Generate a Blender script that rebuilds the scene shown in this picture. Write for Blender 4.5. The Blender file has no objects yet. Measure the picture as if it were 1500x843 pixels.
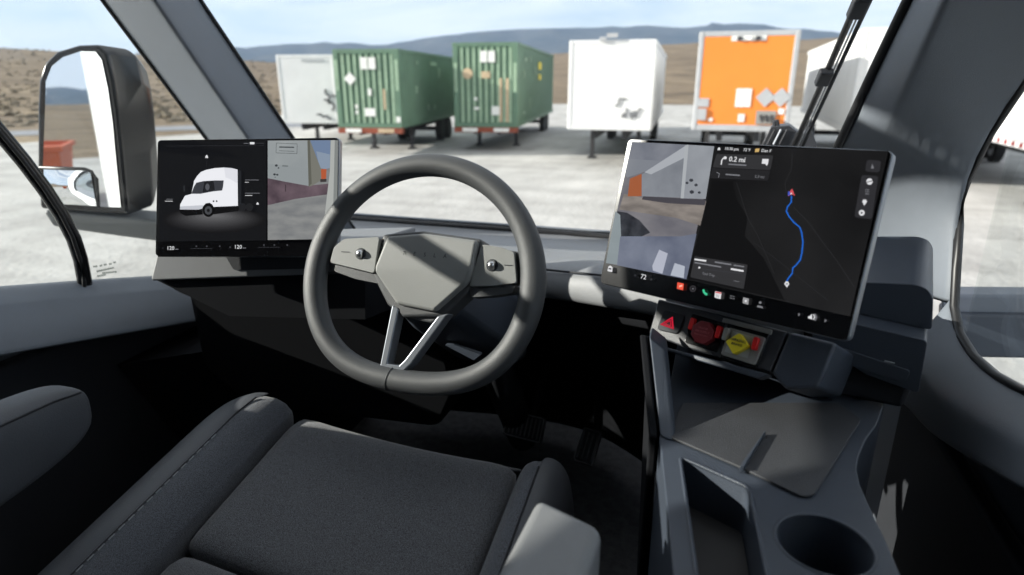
import bpy, bmesh, math, random
from mathutils import Vector as V, Matrix, noise
random.seed(7)
sc = bpy.context.scene
col = sc.collection
rad = math.radians

# ------------------------------------------------------------------ camera
F = 920.0                                    # focal length for a 1500 px wide frame
TH = math.atan(303 / F); PS = rad(17.4)      # pitch down, turned left of the truck's heading
CAM = V((.45, 0, 2.65))
cd = bpy.data.cameras.new('camera'); cam = bpy.data.objects.new('camera', cd); col.objects.link(cam)
cam.location = CAM; cam.rotation_euler = (math.pi / 2 - TH, 0, PS)
cd.sensor_width = 36; cd.lens = F / 1500 * 36; cd.clip_start = .02; cd.clip_end = 30000
cd.dof.use_dof = True; cd.dof.focus_distance = 1.02; cd.dof.aperture_fstop = 3.6
sc.camera = cam

# ------------------------------------------------------------------ light
SUN_PHI = rad(20); SUN_EL = rad(21)          # travels to the right and a little forward
w = bpy.data.worlds.new('World'); sc.world = w; w.use_nodes = True
nt = w.node_tree; nt.nodes.clear()
N = nt.nodes.new; L = nt.links.new
out = N('ShaderNodeOutputWorld'); bg = N('ShaderNodeBackground'); bg.inputs[1].default_value = .066
sky = N('ShaderNodeTexSky'); sky.sky_type = 'NISHITA'; sky.sun_disc = False
sky.sun_elevation = SUN_EL; sky.sun_rotation = math.atan2(-math.cos(SUN_PHI), -math.sin(SUN_PHI))
sky.altitude = 1300; sky.air_density = 1.0; sky.dust_density = .6; sky.ozone_density = 1.0
tc = N('ShaderNodeTexCoord'); mp = N('ShaderNodeMapping'); mp.inputs['Scale'].default_value = (1.6, 1.6, 7.5)
mp.inputs['Rotation'].default_value = (.10, .06, .4)
nz = N('ShaderNodeTexNoise'); nz.inputs['Scale'].default_value = 1.7; nz.inputs['Detail'].default_value = 9
nz.inputs['Roughness'].default_value = .58; nz.inputs['Distortion'].default_value = .5
rp = N('ShaderNodeValToRGB'); rp.color_ramp.elements[0].position = .34; rp.color_ramp.elements[1].position = .57
rp.color_ramp.elements[0].color = (.28, .28, .28, 1); rp.color_ramp.elements[1].color = (.95, .95, .95, 1)
mx = N('ShaderNodeMix'); mx.data_type = 'RGBA'; mx.inputs['B'].default_value = (8.6, 8.75, 8.9, 1)
L(tc.outputs['Generated'], mp.inputs[0]); L(mp.outputs[0], nz.inputs[0]); L(nz.outputs[0], rp.inputs[0])
L(rp.outputs[0], mx.inputs['Factor']); L(sky.outputs[0], mx.inputs['A']); L(mx.outputs['Result'], bg.inputs[0])
L(bg.outputs[0], out.inputs[0])
sd = bpy.data.lights.new('sun', 'SUN'); sd.energy = 5.0; sd.angle = rad(.53); sd.color = (1, .95, .87)
sun = bpy.data.objects.new('sun', sd); col.objects.link(sun)
SDIR = V((math.cos(SUN_EL) * math.cos(SUN_PHI), math.cos(SUN_EL) * math.sin(SUN_PHI), -math.sin(SUN_EL)))
sun.rotation_euler = SDIR.to_track_quat('-Z', 'Y').to_euler(); sun.location = (-20, -12, 15)
EXPO = 1.1
vs = sc.view_settings; vs.view_transform = 'Standard'; vs.look = 'None'; vs.exposure = EXPO; vs.gamma = 1
vs.use_curve_mapping = False
cy = sc.cycles; cy.use_denoising = True; cy.max_bounces = 8; cy.diffuse_bounces = 4; cy.adaptive_threshold = .025; cy.glossy_bounces = 4
cy.transparent_max_bounces = 24; cy.transmission_bounces = 8; cy.sample_clamp_indirect = 6
cy.caustics_reflective = False; cy.caustics_refractive = False

# ------------------------------------------------------------------ helpers
fwd = V((-math.sin(PS) * math.cos(TH), math.cos(PS) * math.cos(TH), -math.sin(TH)))
rgt = V((math.cos(PS), math.sin(PS), 0)); upv = rgt.cross(fwd)
def ray(px, py): return fwd + rgt * ((px - 750) / F) + upv * ((421.5 - py) / F)
def at(px, py, X=None, Y=None, Z=None, D=None):
    """a point of the place: sight line through (px, py) met with the plane X=, Y=, Z= or depth D"""
    r = ray(px, py)
    if X is not None: D = (X - CAM.x) / r.x
    elif Y is not None: D = (Y - CAM.y) / r.y
    elif Z is not None: D = (Z - CAM.z) / r.z
    return CAM + r * D
def onp(px, py, p0, n):
    r = ray(px, py); return CAM + r * ((p0 - CAM).dot(n) / r.dot(n))

def mat(name, c, rough=.5, metal=0, spec=.5, bump=0, bscale=300, var=0, vscale=6, coat=0, weave=0):
    m = bpy.data.materials.new(name); m.use_nodes = True; t = m.node_tree; b = t.nodes['Principled BSDF']
    b.inputs['Base Color'].default_value = (*c, 1); b.inputs['Roughness'].default_value = rough
    b.inputs['Metallic'].default_value = metal; b.inputs['Specular IOR Level'].default_value = spec
    b.inputs['Coat Weight'].default_value = coat
    tcn = t.nodes.new('ShaderNodeTexCoord')
    if var:
        n1 = t.nodes.new('ShaderNodeTexNoise'); n1.inputs['Scale'].default_value = vscale; n1.inputs['Detail'].default_value = 8
        n1.inputs['Roughness'].default_value = .65
        r1 = t.nodes.new('ShaderNodeMapRange'); r1.inputs[1].default_value = .3; r1.inputs[2].default_value = .7
        r1.inputs[3].default_value = 1 - var; r1.inputs[4].default_value = 1 + var
        hs = t.nodes.new('ShaderNodeMix'); hs.data_type = 'RGBA'; hs.blend_type = 'MULTIPLY'; hs.inputs['Factor'].default_value = 1
        hs.inputs['A'].default_value = (*c, 1)
        t.links.new(tcn.outputs['Object'], n1.inputs[0]); t.links.new(n1.outputs[0], r1.inputs[0])
        t.links.new(r1.outputs[0], hs.inputs['B']); t.links.new(hs.outputs['Result'], b.inputs['Base Color'])
        r2 = t.nodes.new('ShaderNodeMapRange'); r2.inputs[3].default_value = rough - .08; r2.inputs[4].default_value = min(1, rough + .1)
        t.links.new(n1.outputs[0], r2.inputs[0]); t.links.new(r2.outputs[0], b.inputs['Roughness'])
    if bump:
        n2 = t.nodes.new('ShaderNodeTexNoise'); n2.inputs['Scale'].default_value = bscale; n2.inputs['Detail'].default_value = 3
        bp = t.nodes.new('ShaderNodeBump'); bp.inputs['Strength'].default_value = bump; bp.inputs['Distance'].default_value = .002
        t.links.new(tcn.outputs['Object'], n2.inputs[0]); t.links.new(n2.outputs[0], bp.inputs['Height'])
        t.links.new(bp.outputs[0], b.inputs['Normal'])
    if weave:                                            # woven cloth: two crossing thread waves and flecked yarn
        mpn = t.nodes.new('ShaderNodeMapping'); mpn.inputs['Rotation'].default_value = (0, 0, .5)
        v1 = t.nodes.new('ShaderNodeTexNoise'); v1.inputs['Scale'].default_value = weave; v1.inputs['Detail'].default_value = 2
        sx = t.nodes.new('ShaderNodeMapping'); sx.inputs['Scale'].default_value = (1, 2.4, 1)
        cr = t.nodes.new('ShaderNodeMapRange'); cr.inputs[1].default_value = .34; cr.inputs[2].default_value = .66
        cr.inputs[3].default_value = .35; cr.inputs[4].default_value = 1.9
        ml = t.nodes.new('ShaderNodeMix'); ml.data_type = 'RGBA'; ml.blend_type = 'MULTIPLY'; ml.inputs['Factor'].default_value = 1
        ml.inputs['A'].default_value = (*c, 1)
        bp = t.nodes.new('ShaderNodeBump'); bp.inputs['Strength'].default_value = .5; bp.inputs['Distance'].default_value = .0015
        t.links.new(tcn.outputs['Object'], mpn.inputs[0]); t.links.new(mpn.outputs[0], sx.inputs[0]); t.links.new(sx.outputs[0], v1.inputs[0])
        t.links.new(v1.outputs[0], cr.inputs[0]); t.links.new(cr.outputs[0], ml.inputs['B']); t.links.new(ml.outputs['Result'], b.inputs['Base Color'])
        t.links.new(v1.outputs[0], bp.inputs['Height']); t.links.new(bp.outputs[0], b.inputs['Normal'])
        b.inputs['Sheen Weight'].default_value = .3
    return m

_em = {}
def glow(r, g, b, s=1.0):
    """a lit patch of a display, colour as seen (sRGB 0-255)"""
    k = (r, g, b, s)
    if k in _em: return _em[k]
    m = bpy.data.materials.new('display_%d_%d_%d' % (r, g, b)); m.use_nodes = True; p = m.node_tree.nodes['Principled BSDF']
    lin = [((x / 255 + .055) / 1.055) ** 2.4 if x > 10 else x / 255 / 12.92 for x in (r, g, b)]
    p.inputs['Base Color'].default_value = (.004, .004, .004, 1); p.inputs['Roughness'].default_value = .06
    p.inputs['Specular IOR Level'].default_value = .15
    p.inputs['Emission Color'].default_value = (*lin, 1); p.inputs['Emission Strength'].default_value = s / 2 ** EXPO
    _em[k] = m; return m

def glow_noise(name, c1, c2, scale, stretch=(1, 1, 1)):
    m = glow(0, 0, 0, s=1.0001).copy(); m.name = name; t = m.node_tree; p = t.nodes['Principled BSDF']
    tcn = t.nodes.new('ShaderNodeTexCoord'); mpn = t.nodes.new('ShaderNodeMapping'); mpn.inputs['Scale'].default_value = stretch
    n1 = t.nodes.new('ShaderNodeTexNoise'); n1.inputs['Scale'].default_value = scale; n1.inputs['Detail'].default_value = 6
    r1 = t.nodes.new('ShaderNodeValToRGB'); r1.color_ramp.elements[0].position = .33; r1.color_ramp.elements[1].position = .68
    f = lambda c: tuple(((x / 255 + .055) / 1.055) ** 2.4 for x in c) + (1,)
    r1.color_ramp.elements[0].color = f(c1); r1.color_ramp.elements[1].color = f(c2)
    t.links.new(tcn.outputs['Object'], mpn.inputs[0]); t.links.new(mpn.outputs[0], n1.inputs[0]); t.links.new(n1.outputs[0], r1.inputs[0])
    t.links.new(r1.outputs[0], p.inputs['Emission Color']); return m

def glass_mat(name, tint, refl=.05):
    m = bpy.data.materials.new(name); m.use_nodes = True; t = m.node_tree; t.nodes.clear()
    o = t.nodes.new('ShaderNodeOutputMaterial'); mxs = t.nodes.new('ShaderNodeMixShader'); tr = t.nodes.new('ShaderNodeBsdfTransparent')
    gl = t.nodes.new('ShaderNodeBsdfGlossy'); gl.inputs['Roughness'].default_value = .01; tr.inputs[0].default_value = (*tint, 1)
    lw = t.nodes.new('ShaderNodeLayerWeight'); lw.inputs[0].default_value = .5
    pw = t.nodes.new('ShaderNodeMath'); pw.operation = 'POWER'; pw.inputs[1].default_value = 5; t.links.new(lw.outputs['Facing'], pw.inputs[0])
    ma = t.nodes.new('ShaderNodeMath'); ma.operation = 'MULTIPLY_ADD'; ma.inputs[1].default_value = .6; ma.inputs[2].default_value = .025; t.links.new(pw.outputs[0], ma.inputs[0])
    t.links.new(ma.outputs[0], mxs.inputs[0]); t.links.new(tr.outputs[0], mxs.inputs[1]); t.links.new(gl.outputs[0], mxs.inputs[2])
    t.links.new(mxs.outputs[0], o.inputs[0]); return m

INV = {}
def thing(name, label, cat, loc=(0, 0, 0), rz=0, group=None):
    o = bpy.data.objects.new(name, None); col.objects.link(o); o.empty_display_size = .1
    o.location = loc; o.rotation_euler = (0, 0, rz); o['label'] = label; o['category'] = cat
    if group: o['group'] = group
    INV[o] = (Matrix.Translation(V(loc)) @ Matrix.Rotation(rz, 4, 'Z')).inverted()
    return o
def tag(o, label, cat, group=None):
    o['label'] = label; o['category'] = cat
    if group: o['group'] = group
    return o
def obj(name, vf, m, parent=None, smooth=False, bevel=0, seg=3, sub=0, solid=0, local=False, flip=False, label=None, ang=28):
    vs_, fs = vf
    inv = INV.get(parent)
    pts = [V(p) for p in vs_]
    if inv is not None and not local: pts = [inv @ p for p in pts]
    me = bpy.data.meshes.new(name); me.from_pydata(pts, [], fs)
    bm = bmesh.new(); bm.from_mesh(me)
    bmesh.ops.recalc_face_normals(bm, faces=bm.faces)
    if flip: bmesh.ops.reverse_faces(bm, faces=bm.faces)
    bm.to_mesh(me); bm.free()
    for p in me.polygons: p.use_smooth = smooth or bevel > 0 or sub > 0
    me.materials.append(m)
    o = bpy.data.objects.new(name, me); col.objects.link(o)
    if parent is not None:
        o.parent = parent
        if inv is not None: INV[o] = inv
    if label: o['label'] = label
    if solid:
        s = o.modifiers.new('solid', 'SOLIDIFY'); s.thickness = solid; s.offset = -1
    if sub:
        s = o.modifiers.new('sub', 'SUBSURF'); s.levels = sub; s.render_levels = sub
    if bevel:
        b = o.modifiers.new('bevel', 'BEVEL'); b.width = bevel; b.segments = seg; b.limit_method = 'ANGLE'; b.angle_limit = rad(ang)
        b.harden_normals = True
    return o
def struct(o, kind='structure'): o['kind'] = kind; return o
def join(*parts):
    vs_, fs = [], []
    for v, f in parts:
        k = len(vs_); vs_ += list(v); fs += [tuple(i + k for i in q) for q in f]
    return vs_, fs
BOXF = [(0, 1, 3, 2), (4, 6, 7, 5), (0, 4, 5, 1), (2, 3, 7, 6), (0, 2, 6, 4), (1, 5, 7, 3)]
def box(x0, x1, y0, y1, z0, z1): return [V((x, y, z)) for x in (x0, x1) for y in (y0, y1) for z in (z0, z1)], BOXF
def obox(c, ax, ay, az):
    """box about c with half-extent vectors"""
    return [c + ax * i + ay * j + az * k for i in (-1, 1) for j in (-1, 1) for k in (-1, 1)], BOXF
def prism(poly, ext):
    n = len(poly); a = [V(p) for p in poly]; b = [p + ext for p in a]
    return a + b, [tuple(range(n)), tuple(range(2 * n - 1, n - 1, -1))] + [(i, (i + 1) % n, (i + 1) % n + n, i + n) for i in range(n)]
def loft(rings, close_ring=True, caps=True):
    n = len(rings[0]); vs_ = [V(p) for r in rings for p in r]; fs = []
    for j in range(len(rings) - 1):
        for i in range(n if close_ring else n - 1):
            k = (i + 1) % n; fs.append((j * n + i, j * n + k, (j + 1) * n + k, (j + 1) * n + i))
    if caps and close_ring: fs += [tuple(range(n)), tuple(range((len(rings) - 1) * n, len(rings) * n))]
    return vs_, fs
def grid(rows): return loft(rows, False, False)
def tube(path, r, n=12, closed=False, flat=1.0, ref=V((0, 0, 1))):
    path = [V(p) for p in path]; rings = []; m = len(path)
    for i, p in enumerate(path):
        a = path[(i - 1) % m] if closed or i else path[0]; b = path[(i + 1) % m] if closed or i < m - 1 else path[-1]
        t = (b - a).normalized(); s = t.cross(ref)
        s = s.normalized() if s.length > 1e-4 else t.orthogonal().normalized(); q = s.cross(t).normalized()
        rr = r[i] if isinstance(r, (list, tuple)) else r
        rings.append([p + s * rr * math.cos(2 * math.pi * k / n) + q * rr * flat * math.sin(2 * math.pi * k / n) for k in range(n)])
    if closed: rings.append(rings[0]); return loft(rings, True, False)
    return loft(rings)
def disc(c, nrm, r, n=24, ext=.004, ex=None):
    nrm = nrm.normalized(); a = ex.normalized() if ex else nrm.orthogonal().normalized(); b = nrm.cross(a)
    return prism([c + a * r * math.cos(2 * math.pi * k / n) + b * r * math.sin(2 * math.pi * k / n) for k in range(n)], nrm * -ext)
def rnd(poly, r, n=4):
    """round the corners of a flat polygon"""
    out_ = []; m = len(poly)
    for i in range(m):
        p, a, b = poly[i], poly[i - 1], poly[(i + 1) % m]
        u = a - p; v = b - p; rr = min(r, u.length * .45, v.length * .45)
        p0 = p + u.normalized() * rr; p1 = p + v.normalized() * rr
        for k in range(n + 1):
            t = k / n; out_.append(p0 * (1 - t) ** 2 + p * 2 * t * (1 - t) + p1 * t * t)
    return out_
def text(body, c, R, U, h, m, parent, name='lettering', lift=V((0, 0, 0)), align='CENTER', bold=0):
    cu = bpy.data.curves.new(name, 'FONT'); cu.body = body; cu.size = 1; cu.align_x = align; cu.align_y = 'CENTER'; cu.extrude = .01; cu.offset = bold
    cu.resolution_u = 2
    t = bpy.data.objects.new(name, cu); col.objects.link(t); bpy.context.view_layer.update()
    me = bpy.data.meshes.new_from_object(t.evaluated_get(bpy.context.evaluated_depsgraph_get()))
    bpy.data.objects.remove(t); bpy.data.curves.remove(cu)
    Nn = R.cross(U); s = h / .7
    vs_ = [c + lift + R * v.co.x * s + U * v.co.y * s + Nn * v.co.z * .01 for v in me.vertices]; fs = [tuple(p.vertices) for p in me.polygons]
    bpy.data.meshes.remove(me)
    return obj(name, (vs_, fs), m, parent)

# ------------------------------------------------------------------ materials
M_trim = mat('grey_soft_trim', (.165, .184, .212), .55, bump=.25, bscale=700, var=.05, vscale=9)
M_dash = mat('dash_soft_plastic', (.19, .195, .203), .5, bump=.25, bscale=800, var=.05, vscale=7)
M_dark = mat('black_plastic', (.03, .032, .037), .6, spec=.25, bump=.2, bscale=600, var=.12)
M_blue = mat('charcoal_plastic', (.045, .055, .073), .42, bump=.25, bscale=700, var=.08)
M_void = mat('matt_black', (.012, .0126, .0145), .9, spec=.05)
M_black = mat('gloss_black', (.008, .008, .009), .18)
M_rubber = mat('black_rubber', (.014, .014, .015), .42, var=.1)
M_carpet = mat('black_carpet', (.13, .13, .135), .95, spec=.05, bump=.8, bscale=260, var=.3, vscale=40)
M_wheel = mat('wheel_leather', (.06, .063, .066), .48, bump=.3, bscale=900, var=.06, vscale=18)
M_hub = mat('hub_plastic', (.225, .23, .222), .5, bump=.25, bscale=900, var=.04)
M_satin = mat('satin_trim', (.25, .27, .3), .32, metal=.6)
M_alu = mat('aluminium', (.6, .61, .63), .3, metal=1)
M_cloth = mat('seat_cloth', (.09, .093, .102), .95, weave=520)
M_cloth2 = mat('seat_side_cloth', (.08, .086, .1), .9, weave=600)
M_vinyl = mat('seat_vinyl', (.07, .075, .086), .5, bump=.3, bscale=600, var=.08, vscale=14)
M_arm = mat('armrest_vinyl', (.18, .185, .19), .5, bump=.25, bscale=600, var=.06)
M_thread = mat('pale_thread', (.3, .32, .34), .8)
M_white = mat('white_paint', (.74, .75, .75), .35, var=.05, vscale=1.5)
M_twhite = mat('trailer_white', (.72, .72, .71), .45, var=.07, vscale=.9)
M_glass = glass_mat('window_glass', (.97, .985, .98))
M_mirror = mat('mirror_silver', (.82, .84, .86), .015, metal=1)
M_green = mat('container_green', (.115, .205, .135), .55, var=.16, vscale=1.6)
M_rib = mat('sunlit_rib_and_mark_green', (.30, .42, .29), .6, var=.22, vscale=2.2)  # carries the sunlight on the ribs as colour; also serves plain markings
M_orange = mat('orange_paint', (.86, .24, .03), .5, var=.05, vscale=.8)
M_grey = mat('galvanised_grey', (.42, .43, .44), .5, var=.1, vscale=3)
M_rust = mat('rusty_red', (.25, .06, .03), .8, var=.35, vscale=6)
M_steel = mat('dark_steel', (.03, .03, .032), .7, var=.2, vscale=4)
M_tyre = mat('tyre', (.018, .018, .018), .85, var=.15)
M_paper = mat('white_sticker', (.8, .8, .76), .6, var=.06, vscale=8)
M_tan = mat('worn_sticker', (.55, .42, .27), .7, var=.2, vscale=5)
M_ink = mat('black_paint', (.03, .03, .035), .6)
M_red = mat('red_plastic', (.2, .012, .018), .4)
M_redlit = mat('red_tab', (.75, .02, .02), .25)
M_yellow = mat('yellow_plastic', (.85, .68, .02), .4, var=.04, vscale=60)
M_etch = glass_mat('etched_glass', (.66, .68, .67))
M_skip = mat('orange_red_paint', (.5, .10, .035), .6, var=.15, vscale=2)
M_panel = mat('panel_charcoal', (.032, .034, .04), .45, bump=.2, bscale=700, var=.08)
M_silver = mat('silver_plastic', (.3, .29, .27), .35, var=.06, vscale=40)

# ================================================================== SETTING
def lerp(tab, x):
    if x <= tab[0][0]: return tab[0][1]
    for (a, b), (c, d) in zip(tab, tab[1:]):
        if x <= c: return b + (d - b) * (x - a) / (c - a)
    return tab[-1][1]
def az_dir(az): return V((math.sin(az), math.cos(az), 0))      # az clockwise from the truck's heading
def az_of(px): return math.atan((px - 750) / (F / math.cos(TH))) - PS
def rise(px, py):                                               # tangent of elevation of a skyline point
    r = ray(px, py); return r.z / math.hypot(r.x, r.y)
near_sky = [(-rad(175), .004), (-rad(130), .004), (-rad(95), .008)] + [(az_of(x), rise(x, y)) for x, y in ((-200, 80), (-100, 72), (0, 74), (60, 77), (130, 82), (200, 86), (280, 86), (350, 92), (420, 94), (520, 96), (700, 92),
            (880, 78), (960, 69), (1020, 66), (1080, 65), (1160, 66), (1230, 60), (1320, 58), (1500, 72), (1700, 82))] + [(rad(80), .012), (rad(130), .004), (rad(179), .004)]
far_sky = [(az_of(x), rise(x, y)) for x, y in ((-200, 96), (0, 90), (200, 84), (330, 76), (380, 68), (440, 65), (485, 62), (520, 64), (560, 67), (600, 60), (640, 54), (700, 47),
           (760, 43), (800, 42), (850, 41), (900, 39), (960, 38), (1000, 42), (1035, 37), (1075, 35), (1110, 36), (1135, 42), (1180, 44), (1230, 50), (1300, 58), (1500, 70), (1700, 85))]
def terrain(az, r):
    t = max(0, min(1, (r - 75) / 520)); t = t * t * (3 - 2 * t)
    h = (lerp(near_sky, az) * 600 + 2.65) * t
    h += t * 3.2 * noise.fractal(V((math.sin(az) * r * .012, math.cos(az) * r * .012, 3)), 1.0, 2.0, 5)
    if r > 600: h *= 1 - .75 * min(1, (r - 600) / 900)
    return h
rings = []; rs = [0.5, 20, 40, 60, 75, 90, 110, 135, 165, 200, 240, 290, 340, 400, 460, 520, 570, 600, 640, 700, 800, 1000, 1500, 3000, 12000]
for r in rs:
    rings.append([CAM.xy.to_3d() + az_dir(2 * math.pi * k / 240) * r + V((0, 0, terrain((2 * math.pi * k / 240 + math.pi) % (2 * math.pi) - math.pi, r))) for k in range(240)])
def ground_mat(name, cols, scale, bump, bs, stretch=(1, 1, 1), dist=.03):
    m = bpy.data.materials.new(name); m.use_nodes = True; t = m.node_tree; b = t.nodes['Principled BSDF']
    b.inputs['Roughness'].default_value = .92; b.inputs['Specular IOR Level'].default_value = .2
    tcn = t.nodes.new('ShaderNodeTexCoord'); mpn = t.nodes.new('ShaderNodeMapping'); mpn.inputs['Scale'].default_value = stretch
    n1 = t.nodes.new('ShaderNodeTexNoise'); n1.inputs['Scale'].default_value = scale; n1.inputs['Detail'].default_value = 10; n1.inputs['Roughness'].default_value = .7
    r1 = t.nodes.new('ShaderNodeValToRGB'); cr = r1.color_ramp
    cr.elements[0].position = .3; cr.elements[0].color = (*cols[0], 1); cr.elements[1].position = .7; cr.elements[1].color = (*cols[-1], 1)
    for i, c in enumerate(cols[1:-1]): e = cr.elements.new(.3 + .4 * (i + 1) / (len(cols) - 1)); e.color = (*c, 1)
    n2 = t.nodes.new('ShaderNodeTexNoise'); n2.inputs['Scale'].default_value = bs; n2.inputs['Detail'].default_value = 6
    bp = t.nodes.new('ShaderNodeBump'); bp.inputs['Strength'].default_value = bump; bp.inputs['Distance'].default_value = dist
    t.links.new(tcn.outputs['Object'], mpn.inputs[0]); t.links.new(mpn.outputs[0], n1.inputs[0]); t.links.new(n1.outputs[0], r1.inputs[0])
    t.links.new(r1.outputs[0], b.inputs['Base Color']); t.links.new(tcn.outputs['Object'], n2.inputs[0]); t.links.new(n2.outputs[0], bp.inputs['Height'])
    t.links.new(bp.outputs[0], b.inputs['Normal']); return m
M_grass = ground_mat('dry_grass', [(.075, .055, .04), (.15, .115, .078), (.20, .155, .105), (.31, .25, .165)], .075, 1, 1.2, (1, 1, 3), .3)
M_lot = ground_mat('pale_gravel', [(.25, .246, .236), (.38, .374, .358), (.455, .45, .432), (.54, .533, .512)], .55, .6, 9, (1.0, .4, 1), .04)
_t = M_lot.node_tree; _b = _t.nodes['Principled BSDF']; _src = _b.inputs['Base Color'].links[0].from_socket      # faint wheel tracks across the gravel
_c = _t.nodes.new('ShaderNodeTexCoord'); _m = _t.nodes.new('ShaderNodeMapping'); _m.inputs['Rotation'].default_value = (0, 0, .35); _m.inputs['Scale'].default_value = (.05, .8, 1)
_n = _t.nodes.new('ShaderNodeTexNoise'); _n.inputs['Scale'].default_value = 1.6; _n.inputs['Detail'].default_value = 5; _n.inputs['Distortion'].default_value = .6
_r = _t.nodes.new('ShaderNodeMapRange'); _r.inputs[1].default_value = .38; _r.inputs[2].default_value = .56; _r.inputs[3].default_value = .89; _r.inputs[4].default_value = 1.03
_x = _t.nodes.new('ShaderNodeMix'); _x.data_type = 'RGBA'; _x.blend_type = 'MULTIPLY'; _x.inputs['Factor'].default_value = 1
_t.links.new(_c.outputs['Object'], _m.inputs[0]); _t.links.new(_m.outputs[0], _n.inputs[0]); _t.links.new(_n.outputs[0], _r.inputs[0]); _t.links.new(_r.outputs[0], _x.inputs['B'])
_t.links.new(_src, _x.inputs['A']); _t.links.new(_x.outputs['Result'], _b.inputs['Base Color'])
M_road = mat('grey_road', (.2, .21, .23), .8, var=.1, vscale=.5)
M_rock = ground_mat('wooded_slope', [(.025, .033, .035), (.05, .056, .055), (.09, .09, .08)], .004, .5, .02, (1, 1, 1), 20)
struct(obj('ground', loft(rings, True, False), M_grass, smooth=True))
lotb = [(az_of(-200), 33), (az_of(0), 35), (az_of(300), 37), (az_of(430), 60), (az_of(700), 105), (az_of(1000), 118), (az_of(1300), 110), (az_of(1700), 70), (rad(120), 45), (rad(180), 38), (rad(240), 34)]
def lot_r(a):
    a = (a + rad(120)) % (2 * math.pi) - rad(120); return lerp(lotb, a) + 1.5 * noise.noise(V((math.sin(a) * 9, math.cos(a) * 9, 0)))
lp = [[CAM.xy.to_3d() + az_dir(2 * math.pi * k / 360) * lot_r(2 * math.pi * k / 360) * f + V((0, 0, .012)) for k in range(360)] for f in (.004, .2, .45, .7, 1)]
struct(obj('gravel_lot', loft(lp, True, False), M_lot, smooth=True))
rd = [[CAM.xy.to_3d() + az_dir(rad(a)) * (r + .04 * abs(a + 45)) + V((0, 0, .03)) for a in range(-130, -24, 3)] for r in (40.5, 44.5)]
struct(obj('road', grid(rd), M_road, solid=.02))
rows = []
for j, (r, k) in enumerate(((2600, .0), (2900, .18), (3200, .42), (3500, .62), (3800, .84), (4000, 1.0), (4300, .9), (4800, .5), (5400, 0))):
    row = []
    for i in range(361):
        a = rad(-180 + i); h = lerp(far_sky, a) * 4000 * k + 2.65
        if 0 < k < .99: h += 60 * k * noise.fractal(V((a * 22, r * .0035, 1)), .9, 2.1, 5)
        elif k: h += 7 * noise.fractal(V((a * 60, 4, 1)), .9, 2.1, 4)
        row.append(CAM.xy.to_3d() + az_dir(a) * (r + (60 * noise.noise(V((a * 15, r, 2))) if 0 < k < 1 else 0)) + V((0, 0, max(h, -2))))
    rows.append(row)
struct(obj('mountain_range', grid(rows), M_rock, smooth=True))

# sagebrush dotted over the slopes
rb = random.Random(3); sv, sf = [], []
for k in range(5000):
    a = rad(rb.uniform(-85, -24)); q = rb.random(); r = 48 + 520 * q * q
    if r < lot_r(a) + 3 or (a < rad(-24) and 37 < r < 49): continue
    c = CAM.xy.to_3d() + az_dir(a) * r + V((0, 0, terrain(a, r) - .05)); sz = rb.uniform(.15, .42) * (1 + r / 320); n0 = len(sv); hh = sz * rb.uniform(.5, .8)
    for ring_ in ((.75, .0), (1.0, .5), (.55, .95)):
        for m in range(5):
            g_ = 2 * math.pi * m / 5 + rb.random(); f = sz * ring_[0] * rb.uniform(.7, 1.2); sv.append(c + V((math.cos(g_) * f, math.sin(g_) * f, hh * ring_[1] * rb.uniform(.85, 1.15))))
    sf += [(n0 + j * 5 + m, n0 + j * 5 + (m + 1) % 5, n0 + (j + 1) * 5 + (m + 1) % 5, n0 + (j + 1) * 5 + m) for j in range(2) for m in range(5)] + [tuple(n0 + 10 + m for m in range(5))]
M_sage = mat('sagebrush_leaf', (.145, .118, .08), .9, var=.4, vscale=.3)
struct(obj('sagebrush', (sv, sf), M_sage), 'stuff')
# ------------------------------------------------------------------ trailers and containers parked on the lot
def wheel_parts(root, x, y, r=.5):
    t = obj('wheel', tube([V((x - .14, y, r)), V((x + .14, y, r))], r, 20), M_tyre, root, local=True, bevel=.03)
    obj('rim', disc(V((x - .145, y, r)), V((-1, 0, 0)), r * .55, 16, .02), M_grey, t, local=True)
def place(ax, ay, D, vpx, w, ytop, yb=None):
    """corner of a nose, its axis, the floor and roof heights"""
    A = at(ax, ay, D=D); T = at(ax, ytop, D=D); r = ray(vpx, 118); ax_ = V((r.x, r.y, 0)).normalized()
    rz = math.atan2(-ax_.x, ax_.y); side = V((ax_.y, -ax_.x, 0)); c = A + side * w / 2
    return V((c.x, c.y, 0)), rz, A.z, T.z
def under(root, L, w, zb, steel=None, nose=None):
    steel = steel or M_steel
    obj('chassis_rail', box(-.55, -.40, .25, L - .2, zb - .28, zb - .01), steel, root, local=True)
    obj('chassis_rail', box(.40, .55, .25, L - .2, zb - .28, zb - .01), steel, root, local=True)
    for s in (-1, 1):
        obj('landing_leg', join(box(s * .8 - .07, s * .8 + .07, 2.4, 2.54, .08, zb - .02), box(s * .8 - .14, s * .8 + .14, 2.3, 2.64, .015, .08)), steel, root, local=True)
        for y in (L - 1.1, L - 2.35): wheel_parts(root, s * (w / 2 - .3), y)
    obj('axle', join(*[tube([V((-w / 2 + .3, y, .5)), V((w / 2 - .3, y, .5))], .06, 8) for y in (L - 1.1, L - 2.35)]), steel, root, local=True)

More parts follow.
